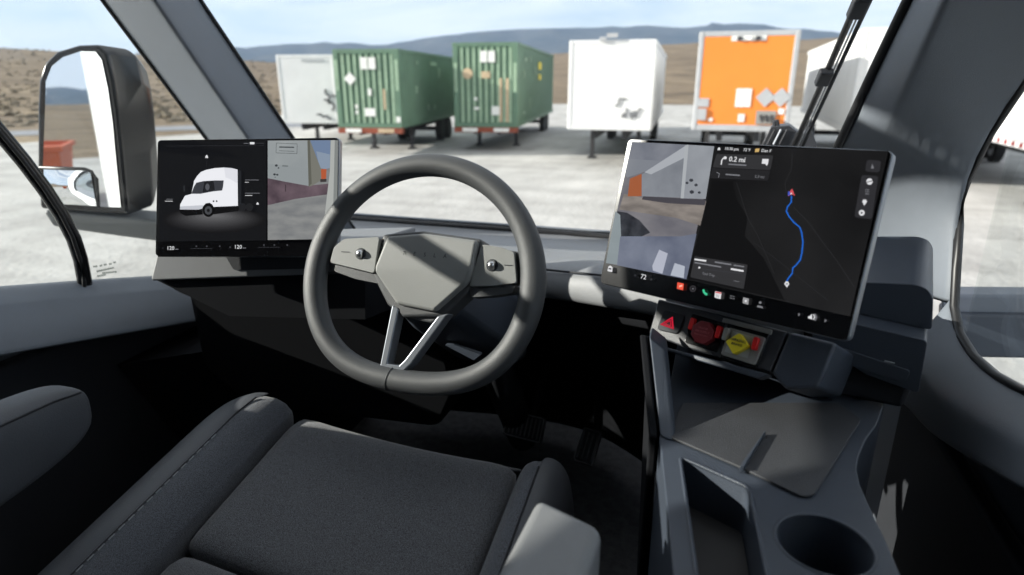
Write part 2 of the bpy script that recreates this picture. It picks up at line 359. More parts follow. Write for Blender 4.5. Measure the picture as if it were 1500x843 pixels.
def box_trailer(name, label, spec, L, face, side, frame, group='trailers parked across the lot'):
    loc, rz, zb, zt = place(*spec); w = spec[4]
    t = thing(name, label, 'trailer', loc, rz, group); h = w / 2
    obj('body', box(-h + .03, h - .03, .03, L, zb, zt - .03), side, t, local=True)
    obj('nose_panel', box(-h + .12, h - .12, -.015, .03, zb + .16, zt - .13), face, t, local=True, bevel=.01)
    for s in (-1, 1): obj('corner_post', box(s * h - (.13 if s > 0 else 0), s * h + (.13 if s < 0 else 0), -.03, .14, zb, zt), frame, t, local=True, bevel=.03)
    obj('top_rail', box(-h + .13, h - .13, -.025, .12, zt - .13, zt), frame, t, local=True, bevel=.02)
    obj('bottom_rail', box(-h + .13, h - .13, -.025, .12, zb, zb + .16), frame, t, local=True, bevel=.02)
    for s in (-1, 1):
        obj('side_rail', box(s * h - .02, s * h + .015, .14, L, zt - .16, zt - .02), frame, t, local=True)
        obj('side_rail', box(s * h - .02, s * h + .015, .14, L, zb, zb + .18), frame, t, local=True)
        for k in range(1, int(L / 1.22)):
            obj('side_panel', box(s * (h - .012) - .012, s * (h - .012) + .012, .16 + (k - 1) * 1.22, .13 + k * 1.22, zb + .19, zt - .17), side, t, local=True)
    under(t, L, w, zb)
    return t, zb, zt, h
def patch(t, name, x, z, sx, sz, m, y=-.03, rot=0, th=.012, n=4, rough=0):
    pts = []
    for k in range(n):
        a = 2 * math.pi * (k + .5) / n + rot
        pts.append(V((x + math.cos(a) * sx * (1.414 if n == 4 else 1) * (1 + random.uniform(-rough, rough)), y, z + math.sin(a) * sz * (1.414 if n == 4 else 1) * (1 + random.uniform(-rough, rough)))))
    return obj(name, prism(pts, V((0, -th, 0))), m, t, local=True)
def squiggle(t, x, z, s, seed, y=-.03):
    rnd_ = random.Random(seed); p = V((x, y - .01, z)); path = [p.copy()]
    a = rnd_.uniform(0, 6)
    for k in range(9): a += rnd_.uniform(-1.6, 1.6); p = p + V((math.cos(a), 0, math.sin(a))) * s; path.append(p.copy())
    obj('graffiti', tube(path, s * .33, 5, flat=1, ref=V((0, 1, 0))), M_ink, t, local=True)

# far left white trailer
t, zb, zt, h = box_trailer('white_trailer', 'plain white trailer left of the green containers, graffiti at its lower right', (415, 181, 27, 850, 2.5, 82), 11, M_twhite, M_twhite, M_twhite)
for k in range(4): squiggle(t, h - .35 + .1 * (k % 2), zb + .25 + .28 * k, .09, 40 + k)
patch(t, 'weathered_strip', .35, zt - .22, .5, .04, M_grey)

# centre white trailer
t, zb, zt, h = box_trailer('white_trailer', 'white trailer between taller green container and orange trailer, small scribbles low on its front', (831, 190, 20, 1000, 2.6, 62), 13, M_twhite, M_twhite, M_twhite)
for k, (x, z) in enumerate(((.5, .95), (.98, .65), (.55, .45), (.85, .4))): squiggle(t, x, zb + z, .055, 10 + k)
patch(t, 'marker_lamp', 0, zt + .12, .16, .06, M_grey, th=.1); patch(t, 'lamp_bracket', -.28, zt + .03, .1, .05, M_grey, th=.08)

# orange trailer
t, zb, zt, h = box_trailer('orange_trailer', 'orange-fronted trailer with pale grey frame and blank placards', (1013, 191, 17, 1045, 2.42, 50), 13, M_orange, M_twhite, M_grey)
for x in (-.22, 0, .22): patch(t, 'marker_lamp', x + .0, zt - .18, .06, .045, M_ink if x else M_paper, th=.05)
patch(t, 'lamp_plate', 0, zt - .18, .42, .06, M_paper, y=-.02, th=.012)
patch(t, 'notice', .02, zb + .85, .19, .23, M_paper); patch(t, 'notice', .02, zb + .34, .08, .1, M_paper)
for x in (.56, .93): patch(t, 'placard_holder', x, zb + .86, .17, .17, M_grey, rot=math.pi / 4)
patch(t, 'placard_holder', -.98, zb + .72, .15, .11, M_grey); patch(t, 'valve_box', -.98, zb + .42, .11, .15, M_grey, th=.05)
patch(t, 'connector_plate', .62, zb + .36, .24, .17, M_silver, th=.03)
for x in (.5, .62, .76): obj('air_coupling', tube([V((x, -.06, zb + .4)), V((x, -.18, zb + .36)), V((x + .05, -.2, zb + .25))], .04, 8), M_steel, t, local=True)
patch(t, 'notice', .98, zb + .52, .07, .07, M_paper); patch(t, 'worn_patch', -.75, zb + .28, .08, .06, M_paper, n=7, rough=.3)

# long white trailer whose side shows behind the wiper
t, zb, zt, h = box_trailer('long_white_trailer', 'long white trailer behind the wiper, its side in the shade of the orange trailer', (1240, 197, 16.5, 1084, 2.6, 45), 14, M_twhite, M_twhite, M_twhite)
# trailer seen through the side window
t, zb, zt, h = box_trailer('white_trailer', 'white trailer with red and white tape seen through the right side window', (1570, 238, 11.5, 1110, 2.6, -60), 14, M_twhite, M_twhite, M_grey)
for k in range(56):
    obj('reflective_tape', box(-h - .022, -h - .015, .2 + k * .24, .2 + k * .24 + .235, zb + .03, zb + .12), M_red if k % 2 else M_paper, t, local=True)

def container(name, label, spec, L, seed):
    loc, rz, zb, zt = place(*spec); w = spec[4]; h = w / 2
    t = thing(name, label, 'container', loc, rz, 'green shipping containers on chassis'); R = random.Random(seed)
    # corrugated end wall: trapezoid ribs
    n = 9; prof = []; x0, x1 = -h + .2, h - .2; p = (x1 - x0) / n
    for k in range(n): prof += [(x0 + k * p, .06), (x0 + (k + .3) * p, .06), (x0 + (k + .42) * p, .0), (x0 + (k + .88) * p, .0)]
    prof.append((x1, .06))
    obj('end_wall', grid([[V((x, y, z)) for x, y in prof] for z in (zb + .16, zt - .14)]), M_green, t, local=True, solid=.01)
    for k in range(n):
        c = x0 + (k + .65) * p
        obj('sunlit_rib_face', box(c - .2 * p, c + .2 * p, -.012, -.003, zb + .18, zt - .2), M_rib, t, local=True)  # paler strips paint the sun on the ribs
    for s in (-1, 1):
        obj('corner_post', box(s * h - (.2 if s > 0 else 0), s * h + (.2 if s < 0 else 0), -.02, .16, zb, zt), M_green, t, local=True, bevel=.015)
        obj('number_strip', box(s * (h - .1) - .06, s * (h - .1) + .06, -.03, -.022, zb + 1.3, zb + 2.35), M_rib, t, local=True)
        # side wall corrugation
        m = int(L / .28); pr = []
        for k in range(m): pr += [(.18 + k * .28, 0), (.18 + (k + .4) * .28, 0), (.18 + (k + .5) * .28, .035), (.18 + (k + .9) * .28, .035)]
        obj('side_wall', grid([[V((s * (h - .01 - d), y, z)) for y, d in pr] for z in (zb + .14, zt - .1)]), M_green, t, local=True, solid=.01)
        obj('side_rail', box(s * h - .06, s * h + .01, .16, L, zt - .1, zt), M_green, t, local=True)
        obj('side_rail', box(s * h - .06, s * h + .01, .16, L, zb, zb + .14), M_green, t, local=True)
    obj('top_rail', box(-h + .2, h - .2, -.015, .12, zt - .14, zt), M_green, t, local=True)
    obj('bottom_rail', box(-h + .2, h - .2, -.015, .12, zb, zb + .16), M_green, t, local=True)
    obj('roof', box(-h + .05, h - .05, .1, L, zt - .08, zt - .02), M_green, t, local=True)
    obj('far_wall', box(-h + .05, h - .05, L - .06, L, zb, zt - .05), M_green, t, local=True)
    obj('deck', box(-h + .05, h - .05, .1, L - .06, zb + .02, zb + .1), M_steel, t, local=True)
    # chassis nose
    obj('bolster', box(-h, h, -.06, .2, zb - .2, zb - .01), M_rust, t, local=True, bevel=.01)
    for x in (-.62, .62): patch(t, 'bolster_marking', x, zb - .1, .3, .07, M_paper if x < 0 or seed == 2 else M_tan, y=-.063)
    under(t, L, w, zb, M_steel)
    return t, zb, zt, h
t, zb, zt, h = container('green_container', 'shorter green shipping container with white diamond sticker, beside the left white trailer', (496, 187, 23.2, 890, 2.44, 74), 9, 1)
for x in (-.12, .18): patch(t, 'code_sticker', x + .05, zt - .48, .13, .2, M_paper)
patch(t, 'diamond_sticker', -.62, zt - 1.0, .16, .16, M_paper, rot=math.pi / 4)
for x, z, a, b in ((.08, 1.25, .06, .12), (.05, .55, .2, .14), (-.45, .75, .05, .07), (-.45, .55, .05, .06), (1.1, .3, .08, .1), (.62, 1.0, .04, .35)): patch(t, 'sticker', x, zb + z, a, b, M_paper if a != .04 else M_tan)
for y, z, a, b in ((2.2, -.4, .12, .06), (2.0, -1.4, .14, .14), (5.5, -.75, .1, .2), (4.6, -.4, .5, .07), (3.6, -2.1, .06, .12), (4.6, -2.15, .08, .1)):
    obj('side_mark', box(h + .012, h + .02, y - a, y + a, zt + z - b, zt + z + b), M_rib, t, local=True)
t, zb, zt, h = container('green_container', 'taller green shipping container with brown round sticker and streaked ribs, beside the centre white trailer', (666, 186, 24.6, 912, 2.5, 65), 13, 2)
for x in (-.1, .2): patch(t, 'code_sticker', x + .05, zt - .5, .13, .2, M_paper)
patch(t, 'round_sticker', -.68, zt - 1.1, .2, .2, M_tan, n=12); patch(t, 'sticker', .02, zt - 1.15, .17, .12, M_tan)
for x, z, a, b in ((-.38, 1.05, .06, .06), (.42, .62, .18, .16), (-.35, .7, .1, .05)): patch(t, 'sticker', x, zb + z, a, b, M_paper)
for x in (.6, .85): patch(t, 'rust_streak', x, zb + 1.0, .05, .8, M_tan)
for y, z, a, b, m in ((2.0, -.55, .3, .06, M_rib), (3.3, -.5, .12, .12, M_rib), (6.6, -.7, .55, .16, M_yellow), (6.6, -1.2, .45, .12, M_yellow), (5.0, -.95, .12, .2, M_rib), (1.6, -1.1, .08, .14, M_rib), (1.6, -2.6, .25, .05, M_rib), (3.4, -2.3, .06, .25, M_rib)):
    obj('side_mark', box(h + .012, h + .02, y - a, y + a, zt + z - b, zt + z + b), m, t, local=True)
# low orange skip behind the truck, seen only in the wing mirror
t = thing('waste_skip', 'low orange-red skip reflected in the left wing mirror', 'skip', (-2.15, -19, 0), .1)
obj('body', loft([[V((x * a, y * b, z)) for x, y in ((-1, -1), (1, -1), (1, 1), (-1, 1))] for a, b, z in ((.85, 1.3, .12), (1.0, 1.9, 1.5))]), M_skip, t, local=True, bevel=.03)
obj('top_rim', join(box(-1.08, 1.08, 1.84, 1.98, 1.5, 1.62), box(-1.08, 1.08, -1.98, -1.84, 1.5, 1.62), box(-1.08, -.96, -1.84, 1.84, 1.5, 1.62), box(.96, 1.08, -1.84, 1.84, 1.5, 1.62)), M_skip, t, local=True)
for x in (-.6, -.2, .2, .6): obj('stiffener', loft([[V((x + a, 1.34 + b, .2)) for a, b in ((-.05, -.1), (.05, -.1), (.05, .06), (-.05, .06))], [V((x + a, 1.86 + b, 1.48)) for a, b in ((-.05, -.1), (.05, -.1), (.05, .06), (-.05, .06))]]), M_skip, t, local=True)
obj('skid', box(-.7, -.5, -1.2, 1.2, .012, .13), M_steel, t, local=True); obj('skid', box(.5, .7, -1.2, 1.2, .012, .13), M_steel, t, local=True)

# ================================================================== TRUCK CAB
cab = thing('truck_cab', 'grey-trimmed truck cab with raked windscreen, pillars and side windows', 'truck', (0, 0, 0))
ZF = 1.60
obj('cab_floor', box(-.95, .95, -1.3, 1.9, ZF - .04, ZF), M_carpet, cab)
obj('firewall', box(-.95, .95, 1.9, 1.94, ZF, 2.16), M_dark, cab)
obj('rear_wall', box(-.95, .95, -1.36, -1.3, ZF, 3.5), M_trim, cab)
obj('roof', box(-.98, .98, -1.36, .62, 3.47, 3.53), M_trim, cab)
obj('windscreen_header', box(-.86, .86, .52, .62, 3.38, 3.468), M_trim, cab, bevel=.01)
# left and right side walls below and behind the windows
def side_wall(s, curve):
    poly = [V((s * .89, y, z)) for y, z in curve]
    return obj('side_wall', prism(poly, V((s * .05, 0, 0))), M_trim, cab)
side_wall(-1, [(-1.3, ZF), (1.5, ZF), (1.75, 2.10), (1.3, 2.14), (1.17, 2.17), (.8, 2.25), (.72, 2.265), (.65, 2.29), (.60, 2.32), (.53, 2.43), (.47, 2.54), (.38, 2.64), (.28, 2.70), (.18, 2.73), (-.04, 2.735),
               (-.04, 2.775), (.05, 2.80), (.12, 2.87), (.39, 2.875), (.45, 2.98), (.48, 3.27), (.62, 3.27), (.62, 3.47), (-1.3, 3.47)])  # left window edge, out of view, is shaped to place sun and shade indoors
side_wall(1, [(-1.3, ZF), (1.5, ZF), (1.75, 2.10), (1.15, 2.16), (.9, 2.22), (.5, 2.25), (-.2, 2.30), (-.28, 2.40), (-.28, 3.23), (-.2, 3.30), (.62, 3.30), (.62, 3.47), (-1.3, 3.47)])
for s in (-1, 1): obj('outer_skin', join(box(s * 1.0, s * 1.04, -4.2, -.32, .9, 3.95), box(s * .96, s * 1.0, -.32, 1.4, 1.2, 2.0)), M_white, cab, bevel=.015)
obj('shadow_bar', tube([V((-.88, .20, 2.757)), V((-.84, .23, 2.757)), V((-.835, .34, 2.757)), V((-.835, .62, 2.757)), V((-.84, .70, 2.77)), V((-.88, .73, 2.79))], .0165, 10), M_dark, cab, smooth=True)  # unseen bar added to throw the shadow band across the wheel hub

# --- windscreen pillars
rows = []; sA, sC = [], []
for py in (-420, -250, -120, 0, 60, 120, 203, 300, 380):
    A = at(150 + .7488 * py, py, X=-.90); B = at(226 + .675 * py, py, Y=1.13 + .23 * py / 203); C = at(290 + .675 * py, py, Y=1.30 + .21 * py / 203)
    rows.append([A + V((-.04, .05, 0)), A + V((-.012, .006, 0)), A, A.lerp(B, .35), A.lerp(B, .75), A.lerp(B, .93), B, B.lerp(C, .12), B.lerp(C, .5), C.lerp(B, .04), C, C + V((-.01, .03, 0)), C + V((-.05, .09, 0))])
    sA.append(A); sC.append(C)
obj('windscreen_pillar', loft(rows), M_trim, cab, sub=1, label='grey pillar left of the windscreen')
obj('pillar_seal', tube(sA, .0055, 8), M_rubber, cab, smooth=True); obj('pillar_seal', tube([p + V((.004, .004, 0)) for p in sC], .0045, 8), M_rubber, cab, smooth=True)
rows = []; sS, sW = [], []
for (sx, py, cx, wx, wy) in ((1433, -203, 1480, 1640, -50), (1383, -100, 1428, 1570, 30), (1335, 0, 1382, 1500, 120), (1285, 102, 1338, 1450, 195), (1237, 203, 1292, 1416, 265), (1208, 262, 1266, 1405, 330), (1175, 330, 1238, 1401, 395), (1145, 400, 1212, 1398, 450)):
    S_ = at(sx, py, X=.70 - .03 * py / 203); Cc = at(cx, py, X=.705 + .045 * max(0, min(1, (py - 130) / 200))); W_ = at(wx, wy, X=.87)
    rows.append([S_ + V((.03, .08, 0)), S_, S_.lerp(Cc, .05), S_.lerp(Cc, .55), S_.lerp(Cc, .9), Cc, Cc.lerp(W_, .12), Cc.lerp(W_, .35), Cc.lerp(W_, .7), Cc.lerp(W_, .97), W_, W_ + V((.012, .06, 0))])
    sS.append(S_)
obj('windscreen_pillar', grid(rows), M_trim, cab, sub=1, solid=.012, label='broad grey pillar right of the windscreen')
obj('pillar_seal', tube([p + V((-.004, .004, 0)) for p in sS], .0075, 8), M_rubber, cab, smooth=True)
# --- window seals
lseal = [at(x, y, X=-.865) for x, y in ((-110, 70), (-60, 128), (0, 195), (35, 237), (65, 277), (90, 315), (108, 350), (118, 380), (124, 412), (126, 440))]
obj('window_seal', tube(lseal, .0155, 12, flat=.8, ref=V((1, 0, 0))), M_black, cab, smooth=True, label='black curved seal dividing the left side window')
obj('seal_lip', tube([p + V((.014, -.012, .006)) for p in lseal], .004, 8), M_rubber, cab, smooth=True)
rseal_px = ((1700, -125), (1640, -50), (1570, 30), (1500, 120), (1450, 195), (1416, 265), (1405, 330), (1401, 395), (1398, 450), (1406, 490), (1426, 522), (1460, 552), (1500, 574), (1600, 612), (1720, 640))
rseal = [at(x, y, X=.872) for x, y in rseal_px]
obj('window_seal', tube(rseal, .0075, 10), M_rubber, cab, smooth=True, label='black rounded seal of the right side window')
# --- glass
obj('side_glass', prism([V((-.945, y, z)) for y, z in ((-.27, 2.3), (1.4, 2.12), (1.75, 2.2), (.9, 3.39), (-.27, 3.39))], V((.004, 0, 0))), M_glass, cab)
obj('side_glass', prism([V((.915, y, z)) for y, z in ((-.27, 2.22), (1.25, 2.12), (1.25, 3.0), (.9, 3.39), (-.27, 3.39))], V((.004, 0, 0))), M_glass, cab)
# etched marking on the quarter glass
for k, (x0, y0, x1, y1) in enumerate(((137, 391, 143, 390.4), (146.5, 390, 150, 389), (152.5, 388.5, 156.5, 387.5), (160, 387.5, 164, 386.5), (166.5, 385, 170, 384.5), (142, 398, 167, 392.5), (150, 400.5, 171, 398.5), (143, 405, 155, 402.8))):
    a, b = at(x0, y0, X=-.908), at(x1, y1, X=-.908); hh = V((0, 0, .0022))
    obj('etched_mark', prism([a - hh, b - hh, b + hh, a + hh], V((-.0015, 0, 0))), M_etch, cab)

# --- door rails under the side windows
rows = []
for o_, c_, l_ in (((250, 403), (258, 424), (336, 463)), ((232, 404), (240, 424), (327, 464)), ((150, 409), (150, 433), (215, 483)), ((80, 414), (75, 440), (100, 503)), ((0, 420), (0, 447), (0, 521)), ((-120, 428), (-120, 458), (-160, 548)), ((-330, 436), (-330, 474), (-420, 590))):
    O = at(*o_, X=-.875); Cq = at(*c_, X=-.81); Lq = at(*l_, X=-.745)
    rows.append([O + V((-.02, 0, 0)), O, O.lerp(Cq, .9), Cq, Cq.lerp(Lq, .12), Cq.lerp(Lq, .55) + V((.008, 0, .004)), Lq.lerp(Cq, .03), Lq, Lq + V((-.012, 0, -.006)), Lq + V((-.11, .0, -.02))])
obj('door_rail', grid(rows), M_trim, cab, sub=1, solid=.01, label='grey door rail under the left side window')
rows = []
for wp, lp_ in (((1396, 430), (1300, 575)), ((1398, 452), (1332, 598)), ((1406, 490), (1352, 628)), ((1426, 522), (1392, 655)), ((1460, 552), (1445, 685)), ((1500, 574), (1505, 718)), ((1600, 612), (1640, 800)), ((1720, 640), (1850, 910))):
    W_ = at(*wp, X=.872); Lq = at(*lp_, X=.80)
    mid = W_.lerp(Lq, .62) + V((-.018, 0, .012))
    rows.append([W_ + V((.012, 0, -.05)), W_, W_.lerp(mid, .08), W_.lerp(mid, .55), mid, mid.lerp(Lq, .25), Lq.lerp(mid, .06), Lq, Lq + V((.012, 0, -.006)), Lq + V((.08, .02, -.05))])
obj('door_rail', grid(rows), M_trim, cab, sub=1, solid=.01, label='grey door rail under the right side window')
obj('door_panel', box(-.87, -.84, -.6, 1.5, ZF, 2.12), M_dark, cab, bevel=.01)
obj('door_panel', box(.855, .885, -.6, 1.3, ZF, 2.08), M_dark, cab, bevel=.01)

# ================================================================== DASHBOARD
dash = thing('dashboard', 'grey wrap-around dashboard beneath the windscreen', 'dashboard', (0, 1.2, ZF))
Ys = [(350, 1.70), (420, 1.76), (640, 1.85), (828, 1.88), (954, 1.84), (1100, 1.74), (1200, 1.66)]
Yl = [(350, 1.06), (420, 1.09), (520, 1.12), (640, 1.15), (760, 1.15), (828, 1.12), (900, 1.05), (954, .985), (1020, .93), (1100, .9), (1200, .88)]
rows = []; seamp = []; base = []
for px in (350, 420, 480, 540, 600, 660, 720, 780, 828, 870, 910, 954, 1020, 1100, 1180):
    ys, yl = lerp(Ys, px), lerp(Yl, px); s0 = 344 + .0715 * (px - 828)
    seam = 398 + .10 * (px - 828); lip = 430 + (.17 if px > 802 else .085) * (px - 802) + 4; 
    p = [at(px, s0 - 6, Y=ys + .05), at(px, s0 + 3, Y=ys), at(px, s0 + 8, Y=ys - .02), at(px, s0 + 24, Y=ys - .26), at(px, s0 + 28, Y=ys - .34), at(px, s0 + 33, Y=yl + .13), at(px, s0 + 38, Y=yl + .09), at(px, seam - 4, Y=yl + .035),
         at(px, seam + 8, Y=yl + .01), at(px, lip - 8, Y=yl), at(px, lip, Y=yl + .004), at(px, lip + 5, Y=yl + .016)]
    p.append(p[-1] + V((0, .10, -.015)))
    rows.append(p); seamp.append(at(px, seam, Y=yl + .02)); base.append(at(px, s0, Y=ys + .03))
obj('dash_top', grid(rows), M_dash, dash, sub=1, solid=.012)
obj('panel_seam', tube([p + V((0, -.004, .001)) for p in seamp], .0022, 6), M_dark, dash, smooth=True)
obj('windscreen_base_seal', tube([p + V((0, -.01, .004)) for p in base], .0115, 8), M_rubber, dash, smooth=True)
obj('seal_bead', tube([p + V((0, .0, .018)) for p in base], .005, 8), M_satin, dash, smooth=True)
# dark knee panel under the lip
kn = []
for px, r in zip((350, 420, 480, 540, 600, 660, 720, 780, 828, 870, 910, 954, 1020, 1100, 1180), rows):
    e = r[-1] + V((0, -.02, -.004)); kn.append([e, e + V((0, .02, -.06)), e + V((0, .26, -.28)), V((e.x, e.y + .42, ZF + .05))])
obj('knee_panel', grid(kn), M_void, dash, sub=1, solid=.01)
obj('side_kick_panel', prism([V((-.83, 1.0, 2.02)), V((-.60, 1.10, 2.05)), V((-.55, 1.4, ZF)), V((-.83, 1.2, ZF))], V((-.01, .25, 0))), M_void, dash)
obj('sun_block', prism(rnd([V((-.64, 1.05, 2.24)), V((-.06, 1.10, 2.24)), V((-.04, 1.14, 2.0)), V((-.10, 1.18, 1.88)), V((-.60, 1.14, 1.88)), V((-.66, 1.08, 2.0))], .03), V((0, .12, 0))), M_void, dash, bevel=.01)  # dark block added under the pod to keep the sun out of the footwell
# windscreen glass from the dash seal to the header
wr = []
for k in range(9):
    a = -1 + k / 4; b = V((a * .80, 1.93 - .16 * a * a, 2.16)); t_ = V((a * .86, .68 - .06 * a * a, 3.44))
    wr.append([b.lerp(t_, q / 5) + V((0, .05 * math.sin(math.pi * q / 5), 0)) for q in range(6)])
obj('windscreen_glass', grid(wr), M_glass, cab, smooth=True)

# screen pod on the left
p0 = at(360, 393, D=1.20); nl = V((.20, -.93, .30)).normalized(); back = V((.05, .22, .0))
pod = [onp(x, y, p0, nl) for x, y in ((229, 372), (500, 366), (498, 402), (430, 404.5), (219, 412.5))]
obj('screen_pod', prism(pod, back), M_dash, dash, bevel=.005, label='grey pod under the left display')
obj('pod_slot', prism(rnd([onp(x, y, p0, nl) - back * .012 for x, y in ((330, 372), (480, 370), (480, 393), (344, 396))], .006), back * .1), M_dark, dash, bevel=.002)
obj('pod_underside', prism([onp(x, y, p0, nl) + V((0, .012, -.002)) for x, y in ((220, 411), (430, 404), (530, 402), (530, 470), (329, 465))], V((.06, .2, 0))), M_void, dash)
# right hand pod with lid and drawer
p0 = at(1300, 535, D=.80); nr = V((-.33, -.94, .10)).normalized(); back = V((.05, .20, .02))
lid = [onp(x, y, p0, nr) + V((.012, .03, 0)) for x, y in ((1180, 424), (1269, 423), (1334, 426), (1353, 433), (1362, 447), (1360, 496), (1257, 472), (1180, 455))]
obj('pod_lid', prism(rnd(lid, .006, 3), back), M_blue, dash, bevel=.006, label='dark lidded pod behind the touchscreen')
dr = [onp(x, y, p0, nr) for x, y in ((1190, 463), (1257, 476), (1359, 500), (1345, 577), (1266, 548), (1222, 518), (1190, 506))]
obj('drawer_front', prism(rnd(dr, .005, 3), back), M_blue, dash, bevel=.006)
hn = [onp(x, y, p0, nr) - back * .01 for x, y in ((1228, 508), (1334, 543), (1330, 553), (1322, 560), (1225, 528))]
obj('drawer_recess', prism(rnd(hn, .006, 3), back * .02), M_blue, dash, bevel=.0015)
obj('drawer_mark', prism([onp(x, y, p0, nr) - back * .013 for x, y in ((1296, 527.5), (1311, 531), (1310.5, 532.3), (1295.5, 529))], back * .01), M_thread, dash)
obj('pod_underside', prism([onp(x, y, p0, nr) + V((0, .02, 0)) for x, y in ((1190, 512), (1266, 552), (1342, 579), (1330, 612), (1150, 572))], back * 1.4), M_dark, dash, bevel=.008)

# ================================================================== SWITCH PANEL
spc = at(1050, 492, D=.84); ns = V((-.40, -.80, .44)).normalized()
def SP(x, y, h=0): return onp(x, y, spc, ns) + ns * h
Rs = (SP(1120, 508) - SP(990, 475)).normalized(); Us = ns.cross(Rs)
sw = thing('switch_panel', 'angled switch panel with hazard button and air brake knobs under the touchscreen', 'switch panel', tuple(SP(1050, 500) - ns * .05))
obj('panel_body', prism([SP(x, y) for x, y in ((964, 438), (1154, 486), (1128, 546), (1001, 509), (950, 489))], ns * -.12), M_panel, sw, bevel=.003)
obj('cheek_block', prism([SP(x, y, .001) for x, y in ((1156, 486), (1226, 503), (1199, 569), (1150, 571), (1130, 546))], ns * -.12), M_blue, sw, bevel=.005)
obj('lower_lip', prism([SP(x, y, .004) for x, y in ((976, 509), (1128, 549), (1112, 556), (974, 514))], ns * -.02), M_blue, sw, bevel=.002)
obj('top_strip', prism([SP(x, y, .002) for x, y in ((1060, 466), (1132, 484), (1130, 491), (1058, 472))], ns * -.01), M_silver, sw, bevel=.001)
def P5(x, y): return (940 + x / 6.25, 430 + y / 6.25)
hz = obj('hazard_button', prism(rnd([SP(*P5(x, y), .003) for x, y in ((212, 148), (405, 200), (340, 378), (142, 335))], .006), ns * -.01), M_dark, sw, bevel=.0015)
def ring_tri(o, i): return join(*[([o[k], o[(k + 1) % 3], i[(k + 1) % 3], i[k]], [(0, 1, 2, 3)]) for k in range(3)])
ot = [SP(*P5(x, y), .0036) for x, y in ((295, 215), (305, 335), (175, 290))]; ct = sum(ot, V()) / 3
for a, b in ((1, .62), (.5, .3)):
    obj('warning_triangle', ring_tri([ct + (p - ct) * a for p in ot], [ct + (p - ct) * b for p in ot]), glow(205, 35, 60, .8), hz)
def well(name, pts, m, h0): return obj(name, prism(rnd([SP(*P5(x, y), h0) for x, y in pts], .003), ns * -.03), m, sw, bevel=.001)
well('red_knob_recess', ((460, 185), (765, 275), (695, 545), (395, 450)), M_black, .0012)
well('yellow_knob_recess', ((790, 265), (1170, 368), (1058, 692), (712, 588)), M_black, .0012)
kc = SP(*P5(590, 372), .014)
kr = obj('red_brake_knob', prism([kc + (Rs * math.cos(a) + Us * math.sin(a)) * .0165 for a in [math.pi / 8 + k * math.pi / 4 for k in range(8)]], ns * -.013), M_red, sw, bevel=.0015)
for k, (tx, hh) in enumerate((('TRAILER', .0026), ('AIR SUPPLY', .0028), ('PUSH TO SUPPLY', .0018))):
    text(tx, kc + Us * (.0055 - k * .0048), Rs, Us, hh, M_paper if 0 else mat('knob_print', (.5, .12, .14), .5), kr, lift=ns * .0004)
kp = [(812, 318), (1145, 412), (1048, 662), (738, 566)]
ks = obj('knob_plate', prism(rnd([SP(*P5(x, y), .006) for x, y in kp], .003), ns * -.006), M_silver, sw, bevel=.0015)
obj('plate_inset', prism([SP(*P5(x, y), .0068) for x, y in ((850, 352), (1040, 405), (985, 600), (775, 540))], ns * -.001), M_grey, ks)
yc = SP(*P5(915, 478), .017)
ky = obj('yellow_brake_knob', prism(rnd([SP(*P5(x, y), .017) for x, y in ((935, 378), (1020, 500), (878, 578), (808, 456))], .003), ns * -.011), M_yellow, sw, bevel=.0012)
for k, (tx, hh) in enumerate((('PARKING', .0036), ('BRAKE', .0034))):
    text(tx, yc + Us * (.004 - k * .0052), Rs, Us, hh, M_ink, ky, lift=ns * .0004)
for x, y in ((487, 292), (728, 368), (1063, 472), (795, 385)):
    c = SP(*P5(x, y), .013); obj('red_tab', prism(rnd([c - Rs * .0032 - Us * .0085, c + Rs * .0032 - Us * .0085, c + Rs * .0032 + Us * .0085, c - Rs * .0032 + Us * .0085], .003), ns * -.009), M_redlit if x != 795 else M_silver, sw, bevel=.0012)

# ================================================================== DISPLAYS
def screen_frame(c, yaw, tilt, roll):
    y, t, r = map(rad, (yaw, tilt, roll)); R = V((math.cos(y), math.sin(y), 0)); n0 = V((math.sin(y), -math.cos(y), 0))
    U = V((0, 0, 1)) * math.cos(t) - n0 * math.sin(t)
    R, U = R * math.cos(r) + U * math.sin(r), U * math.cos(r) - R * math.sin(r)
    return V(c), R, U, R.cross(U)
def display(name, label, fr, w, h):
    c, R, U, n = fr
    t = thing(name, label, 'display', tuple(c - U * h / 2 - n * .02))
    q = lambda a, b, d: c + R * a * w / 2 + U * b * h / 2 + n * d
    obj('housing', prism(rnd([q(-1, -1, -.003), q(1, -1, -.003), q(1, 1, -.003), q(-1, 1, -.003)], .008, 5), n * -.016), M_satin, t, bevel=.002)
    obj('bezel', prism(rnd([q(-.993, -.989, 0), q(.993, -.989, 0), q(.993, .989, 0), q(-.993, .989, 0)], .007, 5), n * -.006), M_black, t, bevel=.0008)
    obj('mount', obox(c - n * .05 - U * .06, R * .05, U * .035, n * .032), M_dark, t, bevel=.006)
    return t
LF = screen_frame((-.354, .9423, 2.448), 12.6, 19.5, 1.2); RF = screen_frame((.473, .8398, 2.4705), -26.97, 16.5, 1.3)
ls = display('driver_display', 'left display showing a white truck and a rear camera view', LF, .345, .2165)
rs_ = display('touchscreen', 'right touchscreen showing a map route and a camera view', RF, .345, .2165)
